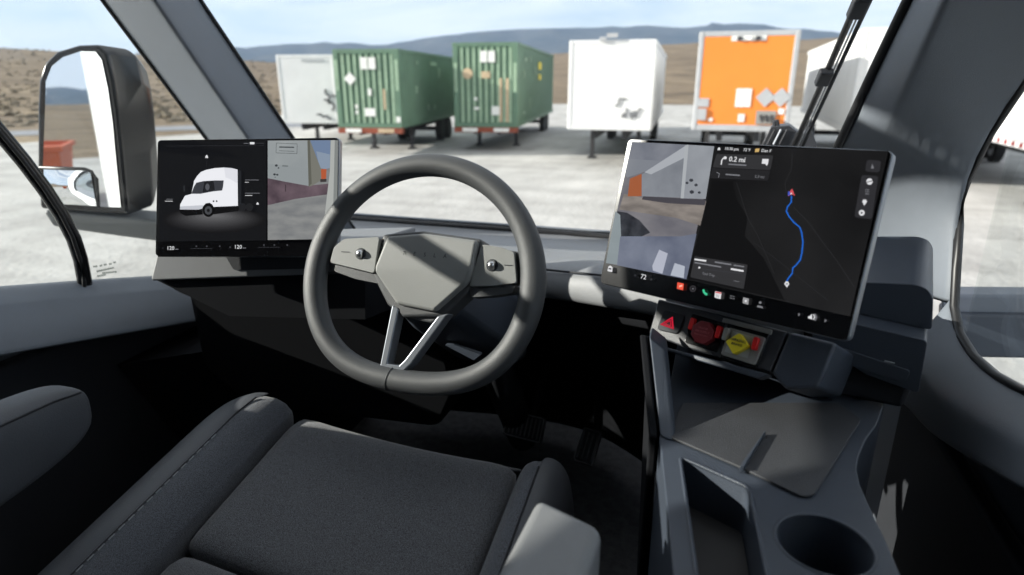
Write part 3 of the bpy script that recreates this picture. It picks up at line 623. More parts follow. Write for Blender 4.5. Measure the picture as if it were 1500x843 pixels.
class Page:
    """flat pictures on a lit panel, each layer a hair above the last"""
    def __init__(s, t, fr, sx, ox, oy): s.t, s.fr, s.sx, s.ox, s.oy, s.k = t, fr, sx, ox, oy, 0
    def p(s, x, y):
        c, R, U, n = s.fr; return onp(x / s.sx + s.ox, y / s.sx + s.oy, c + n * (.0006 + .00006 * s.k), n)
    def poly(s, name, pts, m, parent=None, r=0):
        s.k += 1; q = [s.p(x, y) for x, y in pts]
        if r: q = rnd(q, r)
        return obj(name, (q, [tuple(range(len(q)))]), m, parent or s.t, flip=False)
    def circ(s, name, x, y, r, m, parent=None, n=20, sy=1):
        return s.poly(name, [(x + r * math.cos(2 * math.pi * k / n), y + r * sy * math.sin(2 * math.pi * k / n)) for k in range(n)], m, parent)
    def line(s, name, pts, wd, m, parent=None):
        s.k += 1; q = [s.p(x, y) for x, y in pts]; n = s.fr[3]; vs_, fs = [], []
        for i, p in enumerate(q):
            a = q[max(i - 1, 0)]; b = q[min(i + 1, len(q) - 1)]; d = n.cross((b - a).normalized()) * wd / 2
            vs_ += [p - d, p + d]
            if i: fs.append((2 * i - 2, 2 * i - 1, 2 * i + 1, 2 * i))
        return obj(name, (vs_, fs), m, parent or s.t)
    def text(s, body, x, y, h, m, parent=None, align='CENTER', bold=0):
        s.k += 1; c, R, U, n = s.fr; return text(body, s.p(x, y), R, U, h, m, parent or s.t, align=align, bold=bold)
# ---- left display
g = Page(ls, LF, 4.4379, 220, 195)
pn = g.poly('status_page', ((62, 52), (757, 50), (757, 700), (58, 706)), glow(20, 21, 24))
g.poly('control_bar', ((52, 708), (1212, 700), (1210, 800), (48, 806)), glow(3, 3, 5))
# floor glow under the pictured truck: nested soft ellipses
for k in range(14):
    f = 1 - k / 14; v = 21 + k * 6.2; g.circ('floor_glow', 415, 565 - 2 * k, 335 * f ** .8, glow(int(v), int(v), int(v + 2)), pn, 36, .26 * f ** .15)
tr_ = g.poly('pictured_truck', ((285, 312), (305, 280), (330, 254), (365, 240), (420, 229), (480, 225), (530, 229), (568, 238), (570, 474), (412, 481), (404, 466), (386, 454), (362, 458), (346, 474), (338, 492), (312, 499), (194, 498), (195, 465), (226, 409), (268, 397), (282, 330)), glow(236, 237, 242), pn)
g.poly('pictured_shade', ((195, 478), (340, 470), (346, 474), (338, 492), (312, 499), (194, 498)), glow(196, 198, 206), pn)
g.poly('pictured_shade', ((480, 225), (530, 229), (568, 238), (569, 330), (520, 300), (490, 290)), glow(222, 223, 230), pn)
g.poly('pictured_window', ((268, 396), (284, 350), (300, 324), (350, 313), (420, 309), (478, 309), (474, 350), (468, 374), (400, 382), (328, 396)), glow(58, 60, 66), pn)
g.poly('pictured_window', ((352, 318), (412, 313), (420, 372), (340, 388)), glow(30, 31, 35), pn)
g.circ('pictured_seat', 372, 352, 14, glow(84, 86, 92), pn, 12, 1.6)
g.poly('pictured_skirt', ((190, 501), (338, 501), (342, 530), (230, 540), (196, 522)), glow(12, 12, 14), pn)
g.poly('pictured_chassis', ((408, 484), (572, 478), (572, 508), (412, 530)), glow(14, 14, 16), pn)
g.poly('pictured_fairing', ((571, 238), (592, 248), (592, 480), (571, 476)), glow(34, 36, 40), pn)
g.circ('pictured_wheel', 379, 504, 38, glow(10, 10, 11), pn, 24, 1.12); g.circ('pictured_wheel', 378, 504, 24, glow(70, 72, 76), pn, 20, 1.15); g.circ('pictured_wheel', 378, 504, 10, glow(24, 24, 26), pn, 14, 1.15)
for x in (600, 645): g.circ('pictured_wheel', x, 482, 24, glow(32, 33, 36), pn, 16, 1.1)
for x in (412, 432): g.circ('pictured_mark', x, 444, 6, glow(50, 50, 54), pn, 8)
g.poly('pictured_mirror', ((212, 345), (226, 340), (228, 380), (216, 384)), glow(40, 42, 46), pn)
Wt = glow(225, 225, 228); Gt = glow(120, 121, 126); Dt = glow(62, 63, 68)
g.poly('lock_icon', ((358, 163), (360, 150), (367, 142), (374, 150), (377, 163)), Wt, pn); g.line('leader_line', ((367, 172), (367, 222)), .0003, Dt, pn)
g.poly('lock_icon', ((690, 466), (692, 456), (698, 450), (704, 456), (706, 466)), Wt, pn)
for x0, x1, y, m in ((104, 146, 431, Gt), (96, 146, 444, Wt), (616, 706, 306, Gt), (616, 640, 321, Wt), (616, 712, 392, Gt), (616, 664, 407, Wt), (608, 640, 68, Gt), (690, 740, 67, Dt)): g.line('caption', ((x0, y), (x1, y)), .0009, m, pn)
g.poly('battery_icon', ((648, 60), (678, 60), (678, 74), (648, 74)), Wt, pn, r=.001)
g.line('divider', ((105, 85), (740, 82)), .0003, Dt, pn)
for x, y in ((110, 750), (549, 742)):
    g.text('120', x + 22, y, .0070, Wt, align='CENTER'); g.line('caption', ((x + 52, y + 7), (x + 74, y + 6)), .0012, Gt)
    for dx in (190, 258, 342): g.circ('vent_icon', x + dx, y - 13, 6, Dt, None, 8)
    g.line('slider', ((x + 150, y + 2), (x + 295, y + 1)), .0006, Dt)
g.circ('arrow_icon', 82, 750, 4, Dt, None, 6); g.circ('arrow_icon', 520, 743, 6, Dt, None, 6)
# rear camera picture
fe = g.poly('camera_view', ((764, 50), (1222, 47), (1212, 690), (764, 696)), glow_noise('camera_ground', (118, 120, 122), (142, 143, 142), 24, (1, 1, 3)))
g.poly('camera_shadow', ((764, 296), (1060, 340), (1160, 330), (1150, 400), (940, 430), (764, 470)), glow_noise('camera_shade', (72, 60, 68), (108, 92, 100), 30), fe)
g.poly('camera_sky', ((1040, 49), (1172, 48), (1168, 228), (1140, 236), (1100, 226), (1060, 140)), glow(110, 128, 156), fe)
g.poly('camera_sky', ((1080, 120), (1168, 140), (1168, 228), (1140, 236), (1100, 226)), glow(134, 148, 166), fe)
g.poly('camera_trailer', ((764, 50), (1022, 49), (1030, 345), (880, 318), (764, 294)), glow_noise('camera_panel', (142, 148, 150), (156, 161, 162), 14), fe)
g.poly('camera_trailer', ((764, 200), (1026, 230), (1030, 345), (880, 318), (764, 294)), glow(142, 148, 150), fe)
g.poly('camera_trailer_side', ((1022, 49), (1040, 49), (1112, 238), (1108, 310), (1050, 345), (1030, 350)), glow(118, 118, 110), fe)
g.poly('camera_trailer_side', ((1022, 49), (1038, 49), (1050, 330), (1030, 350)), glow(96, 96, 88), fe)
g.poly('camera_truck', ((1110, 236), (1146, 234), (1144, 298), (1112, 300)), glow(176, 88, 56), fe); g.poly('camera_truck', ((1106, 300), (1146, 299), (1146, 318), (1106, 320)), glow(60, 56, 56), fe)
g.poly('camera_cab_side', ((1174, 48), (1222, 47), (1212, 690), (1118, 692), (1142, 470), (1168, 250)), glow(170, 173, 170), fe)
g.poly('camera_cab_side', ((1200, 48), (1222, 47), (1212, 690), (1176, 691), (1190, 470)), glow(130, 134, 132), fe)
g.line('camera_leg', ((880, 336), (880, 382)), .0016, glow(60, 52, 56), fe)
ik = glow(66, 70, 74)
for a, b in (((820, 66), (956, 72)), ((956, 72), (954, 134)), ((954, 134), (818, 130)), ((818, 130), (820, 66))): g.line('camera_sign', (a, b), .0007, ik, fe)
g.line('camera_sign', ((838, 92), (936, 94)), .0022, ik, fe); g.line('camera_sign', ((838, 116), (936, 120)), .0007, ik, fe)
for x, y, r in ((820, 212, 10), (834, 228, 6), (808, 270, 9), (826, 272, 8), (812, 288, 4)): g.circ('camera_scrawl', x, y, r, glow(52, 56, 60), fe, 7, .8)
g.line('camera_scrawl', ((858, 214), (896, 216)), .0028, glow(112, 118, 120), fe)
# ---- right touchscreen
g = Page(rs_, RF, 2.5553, 860, 190)
mp_ = g.poly('map_page', ((476, 62), (1128, 80), (984, 700), (374, 562)), glow_noise('map_ground', (22, 22, 23), (36, 36, 37), 9))
g.poly('water_area', ((470, 190), (545, 196), (560, 260), (600, 330), (590, 400), (660, 480), (700, 560), (740, 640), (374, 558)), glow(19, 19, 20), mp_)
fe = g.poly('camera_view', ((168, 46), (476, 63), (372, 561), (70, 500)), glow_noise('camera_floor', (104, 103, 110), (126, 124, 128), 20, (1, 1, 2)))
g.poly('camera_sky', ((168, 46), (390, 58), (240, 150), (150, 180), (142, 170)), glow_noise('camera_cloud', (98, 103, 114), (128, 131, 140), 22), fe)
g.poly('camera_sky', ((156, 110), (290, 118), (240, 150), (150, 180), (142, 170)), glow(126, 130, 138), fe)
g.poly('camera_ground', ((138, 240), (210, 256), (350, 262), (446, 268), (424, 360), (330, 330), (120, 300)), glow_noise('camera_dust', (112, 106, 102), (146, 138, 132), 30, (1, 1, 3)), fe)
g.poly('camera_shade', ((210, 250), (445, 262), (440, 284), (300, 276), (205, 262)), glow(72, 70, 76), fe)
g.poly('camera_trailer', ((205, 168), (376, 56), (376, 256), (205, 250)), glow_noise('camera_side', (112, 116, 124), (136, 140, 147), 22), fe); g.poly('camera_trailer', ((215, 160), (376, 56), (376, 100), (240, 168)), glow(168, 172, 178), fe)
g.poly('camera_trailer', ((376, 57), (476, 63), (444, 260), (358, 258)), glow_noise('camera_front', (132, 136, 143), (150, 154, 160), 24), fe); g.poly('camera_trailer', ((366, 60), (380, 58), (362, 258), (350, 258)), glow(170, 174, 178), fe)
g.poly('camera_orange', ((152, 250), (160, 184), (204, 166), (204, 250)), glow(160, 92, 60), fe)
for x, y, r in ((390, 190, 8), (408, 208, 7), (374, 200, 6), (392, 234, 9), (420, 236, 6)): g.circ('camera_scrawl', x, y, r, glow(58, 60, 66), fe, 7, .8)
g.poly('camera_arch', ((112, 306), (150, 312), (196, 340), (236, 386), (205, 400), (120, 408)), glow_noise('camera_tyre', (30, 32, 38), (62, 64, 70), 60), fe)
g.poly('camera_body', ((106, 306), (124, 320), (128, 420), (112, 506), (70, 500)), glow(136, 146, 150), fe)
g.poly('camera_body', ((124, 400), (350, 400), (410, 390), (372, 561), (112, 508)), glow_noise('camera_blue', (92, 98, 116), (120, 126, 142), 22), fe)
g.poly('camera_arrow', ((270, 450), (302, 464), (282, 540), (246, 528), (244, 510)), glow(176, 180, 194), fe); g.poly('camera_arrow', ((328, 500), (366, 512), (362, 556), (312, 546)), glow(176, 182, 194), fe)
cdk = glow(52, 52, 54)
c1 = g.poly('direction_card', ((484, 92), (697, 97), (686, 152), (470, 142)), cdk, mp_, r=.002); g.poly('next_card', ((468, 144), (686, 154), (676, 192), (458, 182)), glow(38, 38, 40), mp_, r=.002)
g.line('turn_arrow', ((502, 132), (504, 116), (509, 108), (518, 105)), .0016, Wt, c1); g.circ('turn_arrow', 517, 106, 6, Wt, c1, 8)
g.text('0.2 mi', 531, 111, .0062, Wt, c1, 'LEFT', .012); g.line('caption', ((529, 130), (596, 134)), .0017, Gt, c1)
g.poly('chat_icon', ((656, 110), (680, 111), (677, 129), (672, 137), (668, 129), (654, 128)), Wt, c1)
g.line('turn_arrow', ((492, 180), (495, 165), (484, 160)), .001, Gt, mp_); g.line('caption', ((518, 168), (572, 172)), .0017, Gt, mp_); g.text('2.3 mi', 645, 177, .0034, Gt, mp_)
g.poly('lock_icon', ((488, 77), (490, 70), (494, 66), (498, 70), (499, 77)), Wt, mp_); g.text('10:30 pm', 541, 73, .0036, Wt, mp_); g.text('72°F', 598, 77, .0036, Wt, mp_)
g.poly('profile_icon', ((630, 72), (646, 71), (642, 84), (628, 85)), glow(206, 172, 110), mp_); g.text('Dan F', 671, 80, .0036, Wt, mp_)
g.line('route_line', ((765, 248), (764, 272), (750, 290), (746, 306), (756, 326), (774, 348), (796, 366), (803, 386), (808, 420), (804, 462), (798, 488), (782, 508), (770, 518), (768, 538), (754, 556), (747, 568), (747, 578)), .0015, glow(34, 104, 205), mp_)
g.poly('vehicle_marker', ((768, 222), (778, 248), (766, 242), (752, 250), (756, 234)), glow(214, 84, 92), mp_); g.poly('vehicle_marker', ((752, 232), (760, 232), (760, 246), (752, 248)), glow(70, 90, 190), mp_); g.circ('vehicle_marker', 764, 240, 3, Wt, mp_, 8)
g.poly('pin_icon', ((738, 578), (743, 569), (752, 569), (757, 578), (748, 592)), Wt, mp_); g.circ('pin_icon', 748, 578, 3, glow(30, 30, 30), mp_, 8)
rdm = glow(46, 46, 48)
g.line('map_road', ((768, 90), (764, 150), (740, 200), (745, 235)), .0006, rdm, mp_); g.line('map_road', ((772, 290), (830, 350), (880, 420), (940, 500), (1000, 590)), .0006, rdm, mp_); g.line('map_road', ((560, 200), (600, 330), (640, 400), (700, 540)), .0005, rdm, mp_); g.line('map_road', ((620, 420), (700, 480), (800, 560), (900, 640)), .0004, rdm, mp_)
bt = glow(48, 48, 51)
b1 = g.poly('compass_button', ((1048, 113), (1101, 117), (1094, 161), (1040, 157)), bt, mp_, r=.003); g.poly('compass_arrow', ((1068, 128), (1074, 146), (1062, 146)), Gt, b1)
b2 = g.poly('map_buttons', ((1028, 170), (1090, 175), (1066, 336), (1000, 328)), bt, mp_, r=.003)
g.circ('globe_icon', 1057, 195, 12, Wt, b2, 14); g.line('globe_icon', ((1046, 198), (1068, 192)), .001, rdm, b2)
for dy in (-8, 0, 8): g.line('list_icon', ((1041, 233 + dy), (1055, 234 + dy)), .0008, Gt, b2)
g.poly('pin_icon', ((1030, 270), (1034, 262), (1044, 263), (1048, 271), (1037, 285)), Wt, b2); g.circ('gear_icon', 1028, 312, 11, Wt, b2, 12); g.circ('gear_icon', 1028, 312, 4, bt, b2, 8)
c2 = g.poly('trip_card', ((402, 474), (601, 506), (586, 597), (386, 553)), cdk, mp_, r=.002)
for x0, y0, x1, y1, wd, m in ((402, 486, 446, 492, .0022, Wt), (402, 498, 502, 515, .0018, Gt), (478, 496, 540, 506, .0018, Gt), (548, 508, 588, 514, .0016, Gt), (538, 522, 586, 530, .0022, Wt), (430, 522, 582, 540, .0005, Dt), (548, 566, 570, 570, .0006, Gt)): g.line('caption', ((x0, y0), (x1, y1)), wd, m, c2)
g.text('End Trip', 455, 543, .0034, Gt, c2); g.circ('marker_dot', 420, 517, 4, Wt, c2, 8)
for nm, x, y, r, m in (('media_icon', 349, 587, 13, glow(240, 92, 70)), ('camera_icon', 396, 596, 12, glow(58, 56, 60)), ('calendar_icon', 490, 620, 13, glow(222, 222, 224)), ('arcade_icon', 594, 642, 12, glow(150, 150, 152))):
    if nm == 'camera_icon': g.circ(nm, x, y, r, m); g.circ(nm, x, y, 8, glow(12, 12, 14)); g.circ(nm, x, y, 3, Gt)
    else: g.poly(nm, ((x - r + 2, y - r - 2), (x + r, y - r + 3), (x + r - 3, y + r + 2), (x - r, y + r - 4)), m, r=.0008)
g.line('media_icon', ((345, 588), (356, 584)), .0022, glow(250, 190, 170)); g.text('31', 489, 624, .0034, glow(70, 70, 74)); g.line('calendar_icon', ((480, 609), (502, 613)), .0016, glow(214, 66, 74))
g.line('phone_icon', ((435, 599), (437, 608), (443, 615), (450, 618)), .0028, glow(70, 200, 150))
for dy in (-6, 2): g.line('menu_icon', ((534, 628 + dy), (552, 632 + dy)), .0007, Gt)
g.circ('arcade_icon', 594, 642, 4, Wt); g.circ('toy_icon', 648, 648, 5, Gt); g.poly('toy_icon', ((638, 658), (656, 662), (659, 670), (635, 665)), Gt)
g.poly('car_icon', ((76, 530), (79, 514), (86, 509), (95, 515), (94, 534)), Wt); g.poly('car_icon', ((81, 518), (91, 520), (90, 525), (80, 523)), glow(10, 10, 12))
g.text('72', 211, 552, .0066, Wt); g.circ('arrow_icon', 180, 546, 4, Dt); g.circ('arrow_icon', 241, 561, 4, Dt)
g.poly('arrow_icon', ((789, 688), (798, 690), (792, 700)), Gt); g.poly('arrow_icon', ((889, 710), (898, 715), (889, 722)), Gt)
g.poly('speaker_icon', ((827, 700), (834, 698), (842, 690), (842, 712), (834, 708), (828, 708)), Wt); g.line('speaker_icon', ((847, 692), (852, 702), (847, 712)), .0012, Wt); g.line('speaker_icon', ((853, 690), (859, 703), (853, 716)), .0012, Gt)

# ================================================================== STEERING WHEEL
WA = rad(24); WC = V((.028, .856, 2.3515)); wu = V((1, 0, 0)); wv = V((0, math.sin(WA), math.cos(WA))); wn = V((0, -math.cos(WA), math.sin(WA)))
def WP(x, y, h=0): return onp(x, y, WC + wn * h, wn)
sw_ = thing('steering_wheel', 'grey leather steering wheel with flat-bottomed rim and lettered hub', 'steering wheel', tuple(WC - wn * .1))
path = []
for k in range(96):
    a = 2 * math.pi * k / 96; r = .186; x, y = r * math.cos(a), r * math.sin(a)
    if y < 0: y *= 1 - .145 * min(1, (-y / r)) ** 3
    path.append(WC + wu * x + wv * y)
rings = []
for i, p in enumerate(path):
    t = (path[(i + 1) % 96] - path[i - 1]).normalized(); o_ = t.cross(wn).normalized(); a = 2 * math.pi * i / 96
    fat = 1 + .10 * max(0, math.cos(2 * a)) ** 2
    rings.append([p + o_ * .0182 * fat * math.cos(2 * math.pi * k / 18) + wn * .0178 * math.sin(2 * math.pi * k / 18) for k in range(18)])
rings.append(rings[0])
rim = obj('rim', loft(rings, True, False), M_wheel, sw_, smooth=True)
i = 70; rr = [path[i] + (path[i] - WC).normalized() * .0187 * math.cos(2 * math.pi * k / 18) + wn * .0181 * math.sin(2 * math.pi * k / 18) for k in range(19)]
obj('leather_seam', tube(rr, .0007, 5), M_dark, rim)
# airbag cover with a raised crease
hp = [(566, 346), (619, 341.5), (699, 352), (692, 398), (685, 414), (636, 457), (580, 446), (549, 399), (551, 391)]
top = [WP(x, y, .014) for x, y in hp]; ci = top[8] + wn * .006; cr_ = top[3] + wn * .006; top[8] = ci; top[3] = cr_
cen = [top[i].lerp(sum(top, V()) / 9, .035) for i in range(9)]
low = [WP(x, y, .014) - wn * .045 + (p - WC) * 0 for (x, y), p in zip(hp, top)]
n9 = 9; vs_ = top + [p - wn * .05 for p in top]
fs = [(0, 1, 2, 3, 8), (8, 3, 4, 5, 6, 7)] + [(i, (i + 1) % n9, (i + 1) % n9 + n9, i + n9) for i in range(n9)] + [tuple(range(n9, 2 * n9))]
hub = obj('hub', (vs_, fs), M_hub, sw_, bevel=.006, seg=4, ang=20)
bk = [WP(x, y, .004) for x, y in ((560, 343), (619, 338), (706, 350), (702, 400), (690, 424), (648, 464), (590, 466), (566, 446), (545, 404))]
obj('hub_surround', prism(bk, wn * -.05), M_wheel, sw_, bevel=.006)
# five spaced letters pressed into the cover
hn_ = (top[1] - top[0]).cross(top[8] - top[0]).normalized(); hn_ = hn_ if hn_.dot(wn) > 0 else -hn_
hR = (wu - hn_ * wu.dot(hn_)).normalized(); hU = hn_.cross(hR)
for ch, x in zip('TESLA', (592, 607.5, 622.5, 637, 652)):
    text(ch, onp(x, 371.5 + (x - 592) * .075, top[0], hn_), hR, hU, .0062, M_dark, hub, lift=hn_ * .0006, bold=.0)
def emblem(px, py):
    p = WP(px, py, .0205); n2 = (top[4] - top[8]).cross(top[7] - top[8]).normalized(); n2 = n2 if n2.dot(wn) > 0 else -n2
    p = onp(px, py, top[8], n2) + n2 * .0006
    return tube([p - hR * .0034 + hU * .002, p - hR * .0024 - hU * .0016, p + hR * .0024 - hU * .0016, p + hR * .0034 + hU * .002], .0006, 5)
obj('horn_mark', emblem(609, 415), M_dark, hub)
def spoke(poly, lip, name_label):
    s = obj('spoke', prism(rnd([WP(x, y, .008) for x, y in poly], .005, 3), wn * -.028), M_hub, sw_, bevel=.003, label=name_label)
    obj('spoke_underside', prism(rnd([WP(x, y, .003) for x, y in lip], .004, 3), wn * -.026), M_wheel, s, bevel=.003)
    return s
def roller(s, x, y, dx0, dx1, dy):
    c = WP(x, y, .008); obj('roller_ring', disc(c + wn * .001, wn, .0094, 24, .004), M_dark, s, bevel=.0006)
    obj('scroll_wheel', tube([c - wu * .0048 + wn * .001, c - wu * .003 + wn * .001, c + wu * .003 + wn * .001, c + wu * .0048 + wn * .001], [.0055, .0072, .0072, .0055], 20), M_alu, s, smooth=True)
    a, b = WP(dx0, dy, .0086), WP(dx1, dy + .6, .0086); obj('button_mark', prism([a - wv * .0005, b - wv * .0005, b + wv * .0005, a + wv * .0005], wn * .0003), M_dark, s)
s = spoke(((483, 385), (489, 362), (504, 350), (556, 347), (548, 401), (520, 394)), ((484, 386), (520, 395), (552, 403), (560, 417), (520, 409), (490, 398)), 'spoke with scroll wheel left of the hub')
roller(s, 528.5, 372, 500, 512, 369)
s = spoke(((705, 358), (733, 362), (753, 369), (757, 415), (722, 419), (687, 420)), ((686, 422), (722, 421), (756, 417), (750, 430), (720, 434), (690, 436)), 'spoke with scroll wheel right of the hub')
roller(s, 721, 389, 738, 751, 388.5)
for poly in (((462, 372), (488, 352), (500, 398), (468, 402)), ((742, 366), (780, 372), (782, 412), (742, 418))):
    obj('spoke_root', prism([WP(x, y, -.004) for x, y in poly], wn * -.016), M_wheel, sw_, bevel=.004)
outer = [WP(x, y, .006) for x, y in ((574, 447), (555, 542), (588, 547), (602, 534), (657, 459))]
inner = [WP(x, y, .006) for x, y in ((584, 452), (567, 533), (584, 535.5), (592, 528), (641, 463))]
vs_ = outer + inner + [p - wn * .026 for p in outer] + [p - wn * .026 for p in inner]; fs = []
for k in range(4): fs += [(k, k + 1, k + 6, k + 5), (k + 10, k + 15, k + 16, k + 11), (k, k + 10, k + 11, k + 1), (k + 5, k + 6, k + 16, k + 15)]
fs += [(0, 5, 15, 10), (4, 14, 19, 9)]
obj('lower_spoke', (vs_, fs), M_satin, sw_, bevel=.0025, label='open silver V-shaped lower spoke')
obj('hub_skirt', prism([WP(x, y, -.004) for x, y in ((582, 448), (636, 458), (652, 462), (632, 474), (606, 468))], wn * -.02), M_wheel, sw_, bevel=.004)
cl = thing('steering_column', 'dark steering column shroud running from the wheel into the dash', 'steering column', (.028, 1.2, 1.75))
obj('shroud', loft([[WC + wn * d + wu * a * sx + wv * b * sy - V((0, 0, dz)) for a, b in ((-1, -.7), (-.7, -1), (.7, -1), (1, -.7), (1, .7), (.7, 1), (-.7, 1), (-1, .7))] for d, sx, sy, dz in ((-.045, .06, .055, 0), (-.12, .075, .06, .02), (-.36, .09, .075, .06))]), M_blue, cl, bevel=.008)
obj('column_tube', tube([WC - wn * .3 - V((0, 0, .06)), V((.028, 1.45, 1.72))], .04, 12), M_dark, cl, smooth=True)
obj('shroud_slat', prism([at(x, y, Y=.98) for x, y in ((652, 506), (664, 505), (704, 520), (694, 528))], V((0, .01, 0))), M_blue, cl)

# ================================================================== SEAT
seat = thing('driver_seat', 'charcoal cloth driver seat with grey side bolsters and two armrests', 'seat', (-.03, .4, ZF))
def seat_z(y): return 2.062 - .20 * (.85 - y) + (0 if y < .86 else -1.2 * (y - .86) ** 1.2)
def xl(y): return -.252; 
def xr(y): return .202
def panel(y0, y1, n, crown, name):
    rows = []
    for j in range(n + 1):
        y = y0 + (y1 - y0) * j / n; row = []
        for i in range(13):
            u = i / 12; x = xl(y) + (xr(y) - xl(y)) * u; yy = y + .03 * (1 - (2 * u - 1) ** 2) * 0 - .035 * u * (y / .87)
            edge = min(u, 1 - u) * 12; ez = -.010 if edge < .5 else 0
            ey = -.0025 if (j == 0 or j == n) else 0
            row.append(V((x, yy, seat_z(y) - .012 * (1 - (2 * u - 1) ** 2) + crown * 0 + ez + ey)))
        rows.append(row)
    return obj(name, grid(rows), M_cloth, seat, sub=1, solid=.05)
obj_front = panel(.578, .895, 10, .0, 'cushion_panel'); panel(.20, .5795, 8, .0, 'cushion_panel')
fr_rows = []
for j, (dy, dz) in enumerate(((0, 0), (.010, -.012), (.014, -.04), (.0, -.12))):
    fr_rows.append([V((xl(.9) + (xr(.9) - xl(.9)) * i / 12, .892 - .035 * i / 12 + dy, seat_z(.895) - .006 - .012 * (1 - (2 * i / 12 - 1) ** 2) + dz)) for i in range(13)])
obj('cushion_front', grid(fr_rows), M_cloth, seat, sub=1, solid=.01)
def bolster(s, x0, x1, y1, name_label):
    rings = []
    for j in range(15):
        y = .18 + (y1 - .18) * j / 14; t = j / 14; z = seat_z(min(y, .84)) ; f = 1 if t < .86 else math.sqrt(max(.0, 1 - ((t - .86) / .15) ** 2)) * .75 + .25
        hh = .036 * f; w0 = (x1 - x0) * (.72 + .28 * f)
        prof = [(0, -.03), (.02, .0), (.10, .62), (.26, .95), (.42, 1.0), (.60, .86), (.80, .35), (.97, -.5), (1.03, -2.2), (.9, -3.4), (.1, -3.0)]
        rings.append([V((x0 + w0 * a, y - (.012 if t > .95 else 0) * (1 - f), z + b * (hh if b > 0 else .036) - (0 if b > 0 else .012 * (1 - f)))) for a, b in prof])
    o = obj('bolster', loft(rings), M_cloth2, seat, sub=2, label=name_label)
    pts = []
    for r in rings[:-1]: pts.append(r[4].lerp(r[3], .4) + V((0, 0, .0012)))
    for a, b in zip(pts[:-3], pts[1:-2]):
        for q in range(3):
            p, p2 = a.lerp(b, q / 3 + .04), a.lerp(b, q / 3 + .24)
            obj('stitch', tube([p, p2], .0011, 5), M_thread, o) if s < 0 else None
    obj('piping', tube([p + V((s * .004, 0, -.0014)) for p in pts], .0016, 6), M_dark, o, smooth=True)
    # vinyl outer flank
    fl = [[r[4].lerp(r[3], .35) + V((s * .004, 0, .0005)), r[5] + V((s * .002, 0, .002)), r[6] + V((s * .003, 0, .002)), r[7] + V((s * .003, 0, 0)), r[8] + V((s * .003, 0, 0))] for r in rings]
    obj('vinyl_flank', grid(fl), M_vinyl, o, sub=2, solid=.002)
bolster(-1, -.253, -.42, .905, 'left bolster with pale stitching'); bolster(1, .203, .298, .855, 'right bolster')
obj('seat_pan', box(-.30, .25, .2, .82, 1.86, 1.94), M_dark, seat, bevel=.02)
obj('seat_base', box(-.22, .17, .25, .75, ZF, 1.86), M_dark, seat, bevel=.02)
# backrest, reclined behind the frame of the picture
br = []
for z, y, hw in ((2.0, .12, .27), (2.2, .06, .27), (2.5, -.03, .26), (2.7, -.09, .22)):
    br.append([V((-.03 + hw * a, y - .10 * b, z)) for a, b in ((-1, .5), (-.8, -.1), (0, .1), (.8, -.1), (1, .5), (.8, 1.2), (-.8, 1.2))])
obj('backrest', loft(br), M_cloth, seat, sub=2)
def armrest(pts_top, drop, m, lab, bevel):
    a = obj('armrest', prism(pts_top, drop), m, seat, bevel=bevel, seg=5, label=lab); return a
ra = [at(x, y, Z=2.262) for x, y in ((787, 724), (884, 770))]
dirb = V((-.05, -1, 0)).normalized()
armrest([ra[0], ra[1], ra[1] + dirb * .40, ra[0] + dirb * .40], V((0, .0, -.075)), M_arm, 'grey armrest on the right, nearest the camera', .012)
la0 = at(86, 545, X=-.40); 
rings = []
for j, (y, k) in enumerate(((.20, 1), (.35, 1), (.46, 1), (.54, .93), (.58, .72), (.598, .4))):
    z0 = la0.z - .01; rings.append([V((-.405 + .038 * a * (.6 + .4 * k), y, z0 - .045 + (b * .045 + .0) * k - (.018 if b < 0 else 0) * k - .10 * (.62 - y) * (b < 0))) for a, b in ((-1, -.7), (-.6, -1), (.6, -1), (1, -.7), (1.05, .5), (.8, .92), (.3, 1), (-.6, 1), (-1, .7))])
la = obj('armrest', loft(rings), M_vinyl, seat, sub=2, label='grey armrest at the left edge')
obj('armrest_seam', tube([r[4].lerp(r[5], .5) + V((.001, 0, .002)) for r in rings[:-1]], .0016, 6), M_dark, la, smooth=True)

# ================================================================== CENTRE CONSOLE
con = thing('centre_console', 'dark grey centre console with deep tray, cup holder and charging pad', 'console', (.55, .5, ZF))
ZC = 2.24
def CP(x, y, z=ZC): return at(x, y, Z=z)
outer = [V((.425, 1.0, ZC)), CP(966, 640), CP(976, 740), CP(986, 843), V((.455, .12, ZC)), V((.66, .12, ZC)), CP(1392, 960), CP(1350, 900), CP(1320, 843), CP(1297, 790), CP(1274, 742), CP(1260, 710), CP(1255, 688), CP(1258, 668), CP(1268, 645), CP(1284, 622), V((.70, .86, ZC)), V((.70, 1.0, ZC))]
pocket = rnd([CP(996, 669), CP(1097, 714), CP(1124, 843), CP(1146, 930), CP(1046, 930), CP(1020, 843)], .008, 4)
cc = CP(1207, 797); cup = [cc + V((.0425 * math.cos(2 * math.pi * k / 40), .0425 * math.sin(2 * math.pi * k / 40), 0)) for k in range(40)]
bm = bmesh.new(); loops = []
for lp_ in (outer, pocket, cup):
    vv = [bm.verts.new(p) for p in lp_]; loops.append(vv)
    for i in range(len(vv)): bm.edges.new((vv[i], vv[(i + 1) % len(vv)]))
bmesh.ops.triangle_fill(bm, use_beauty=True, edges=bm.edges[:])
bm.verts.index_update(); top_v = [v.co.copy() for v in bm.verts]; top_f = [tuple(v.index for v in f.verts) for f in bm.faces]; bm.free()
no, npk = len(outer), len(pocket)
def wall(lp_, d, inset, n0, base):
    """side walls hung from a loop of the top sheet"""
    c = sum(lp_, V()) / len(lp_); v = [p + (c - p) * inset + V((0, 0, -d)) for p in lp_]; m = len(lp_)
    return v, [(n0 + i, n0 + (i + 1) % m, base + (i + 1) % m, base + i) for i in range(m)] + [tuple(base + i for i in range(m))]
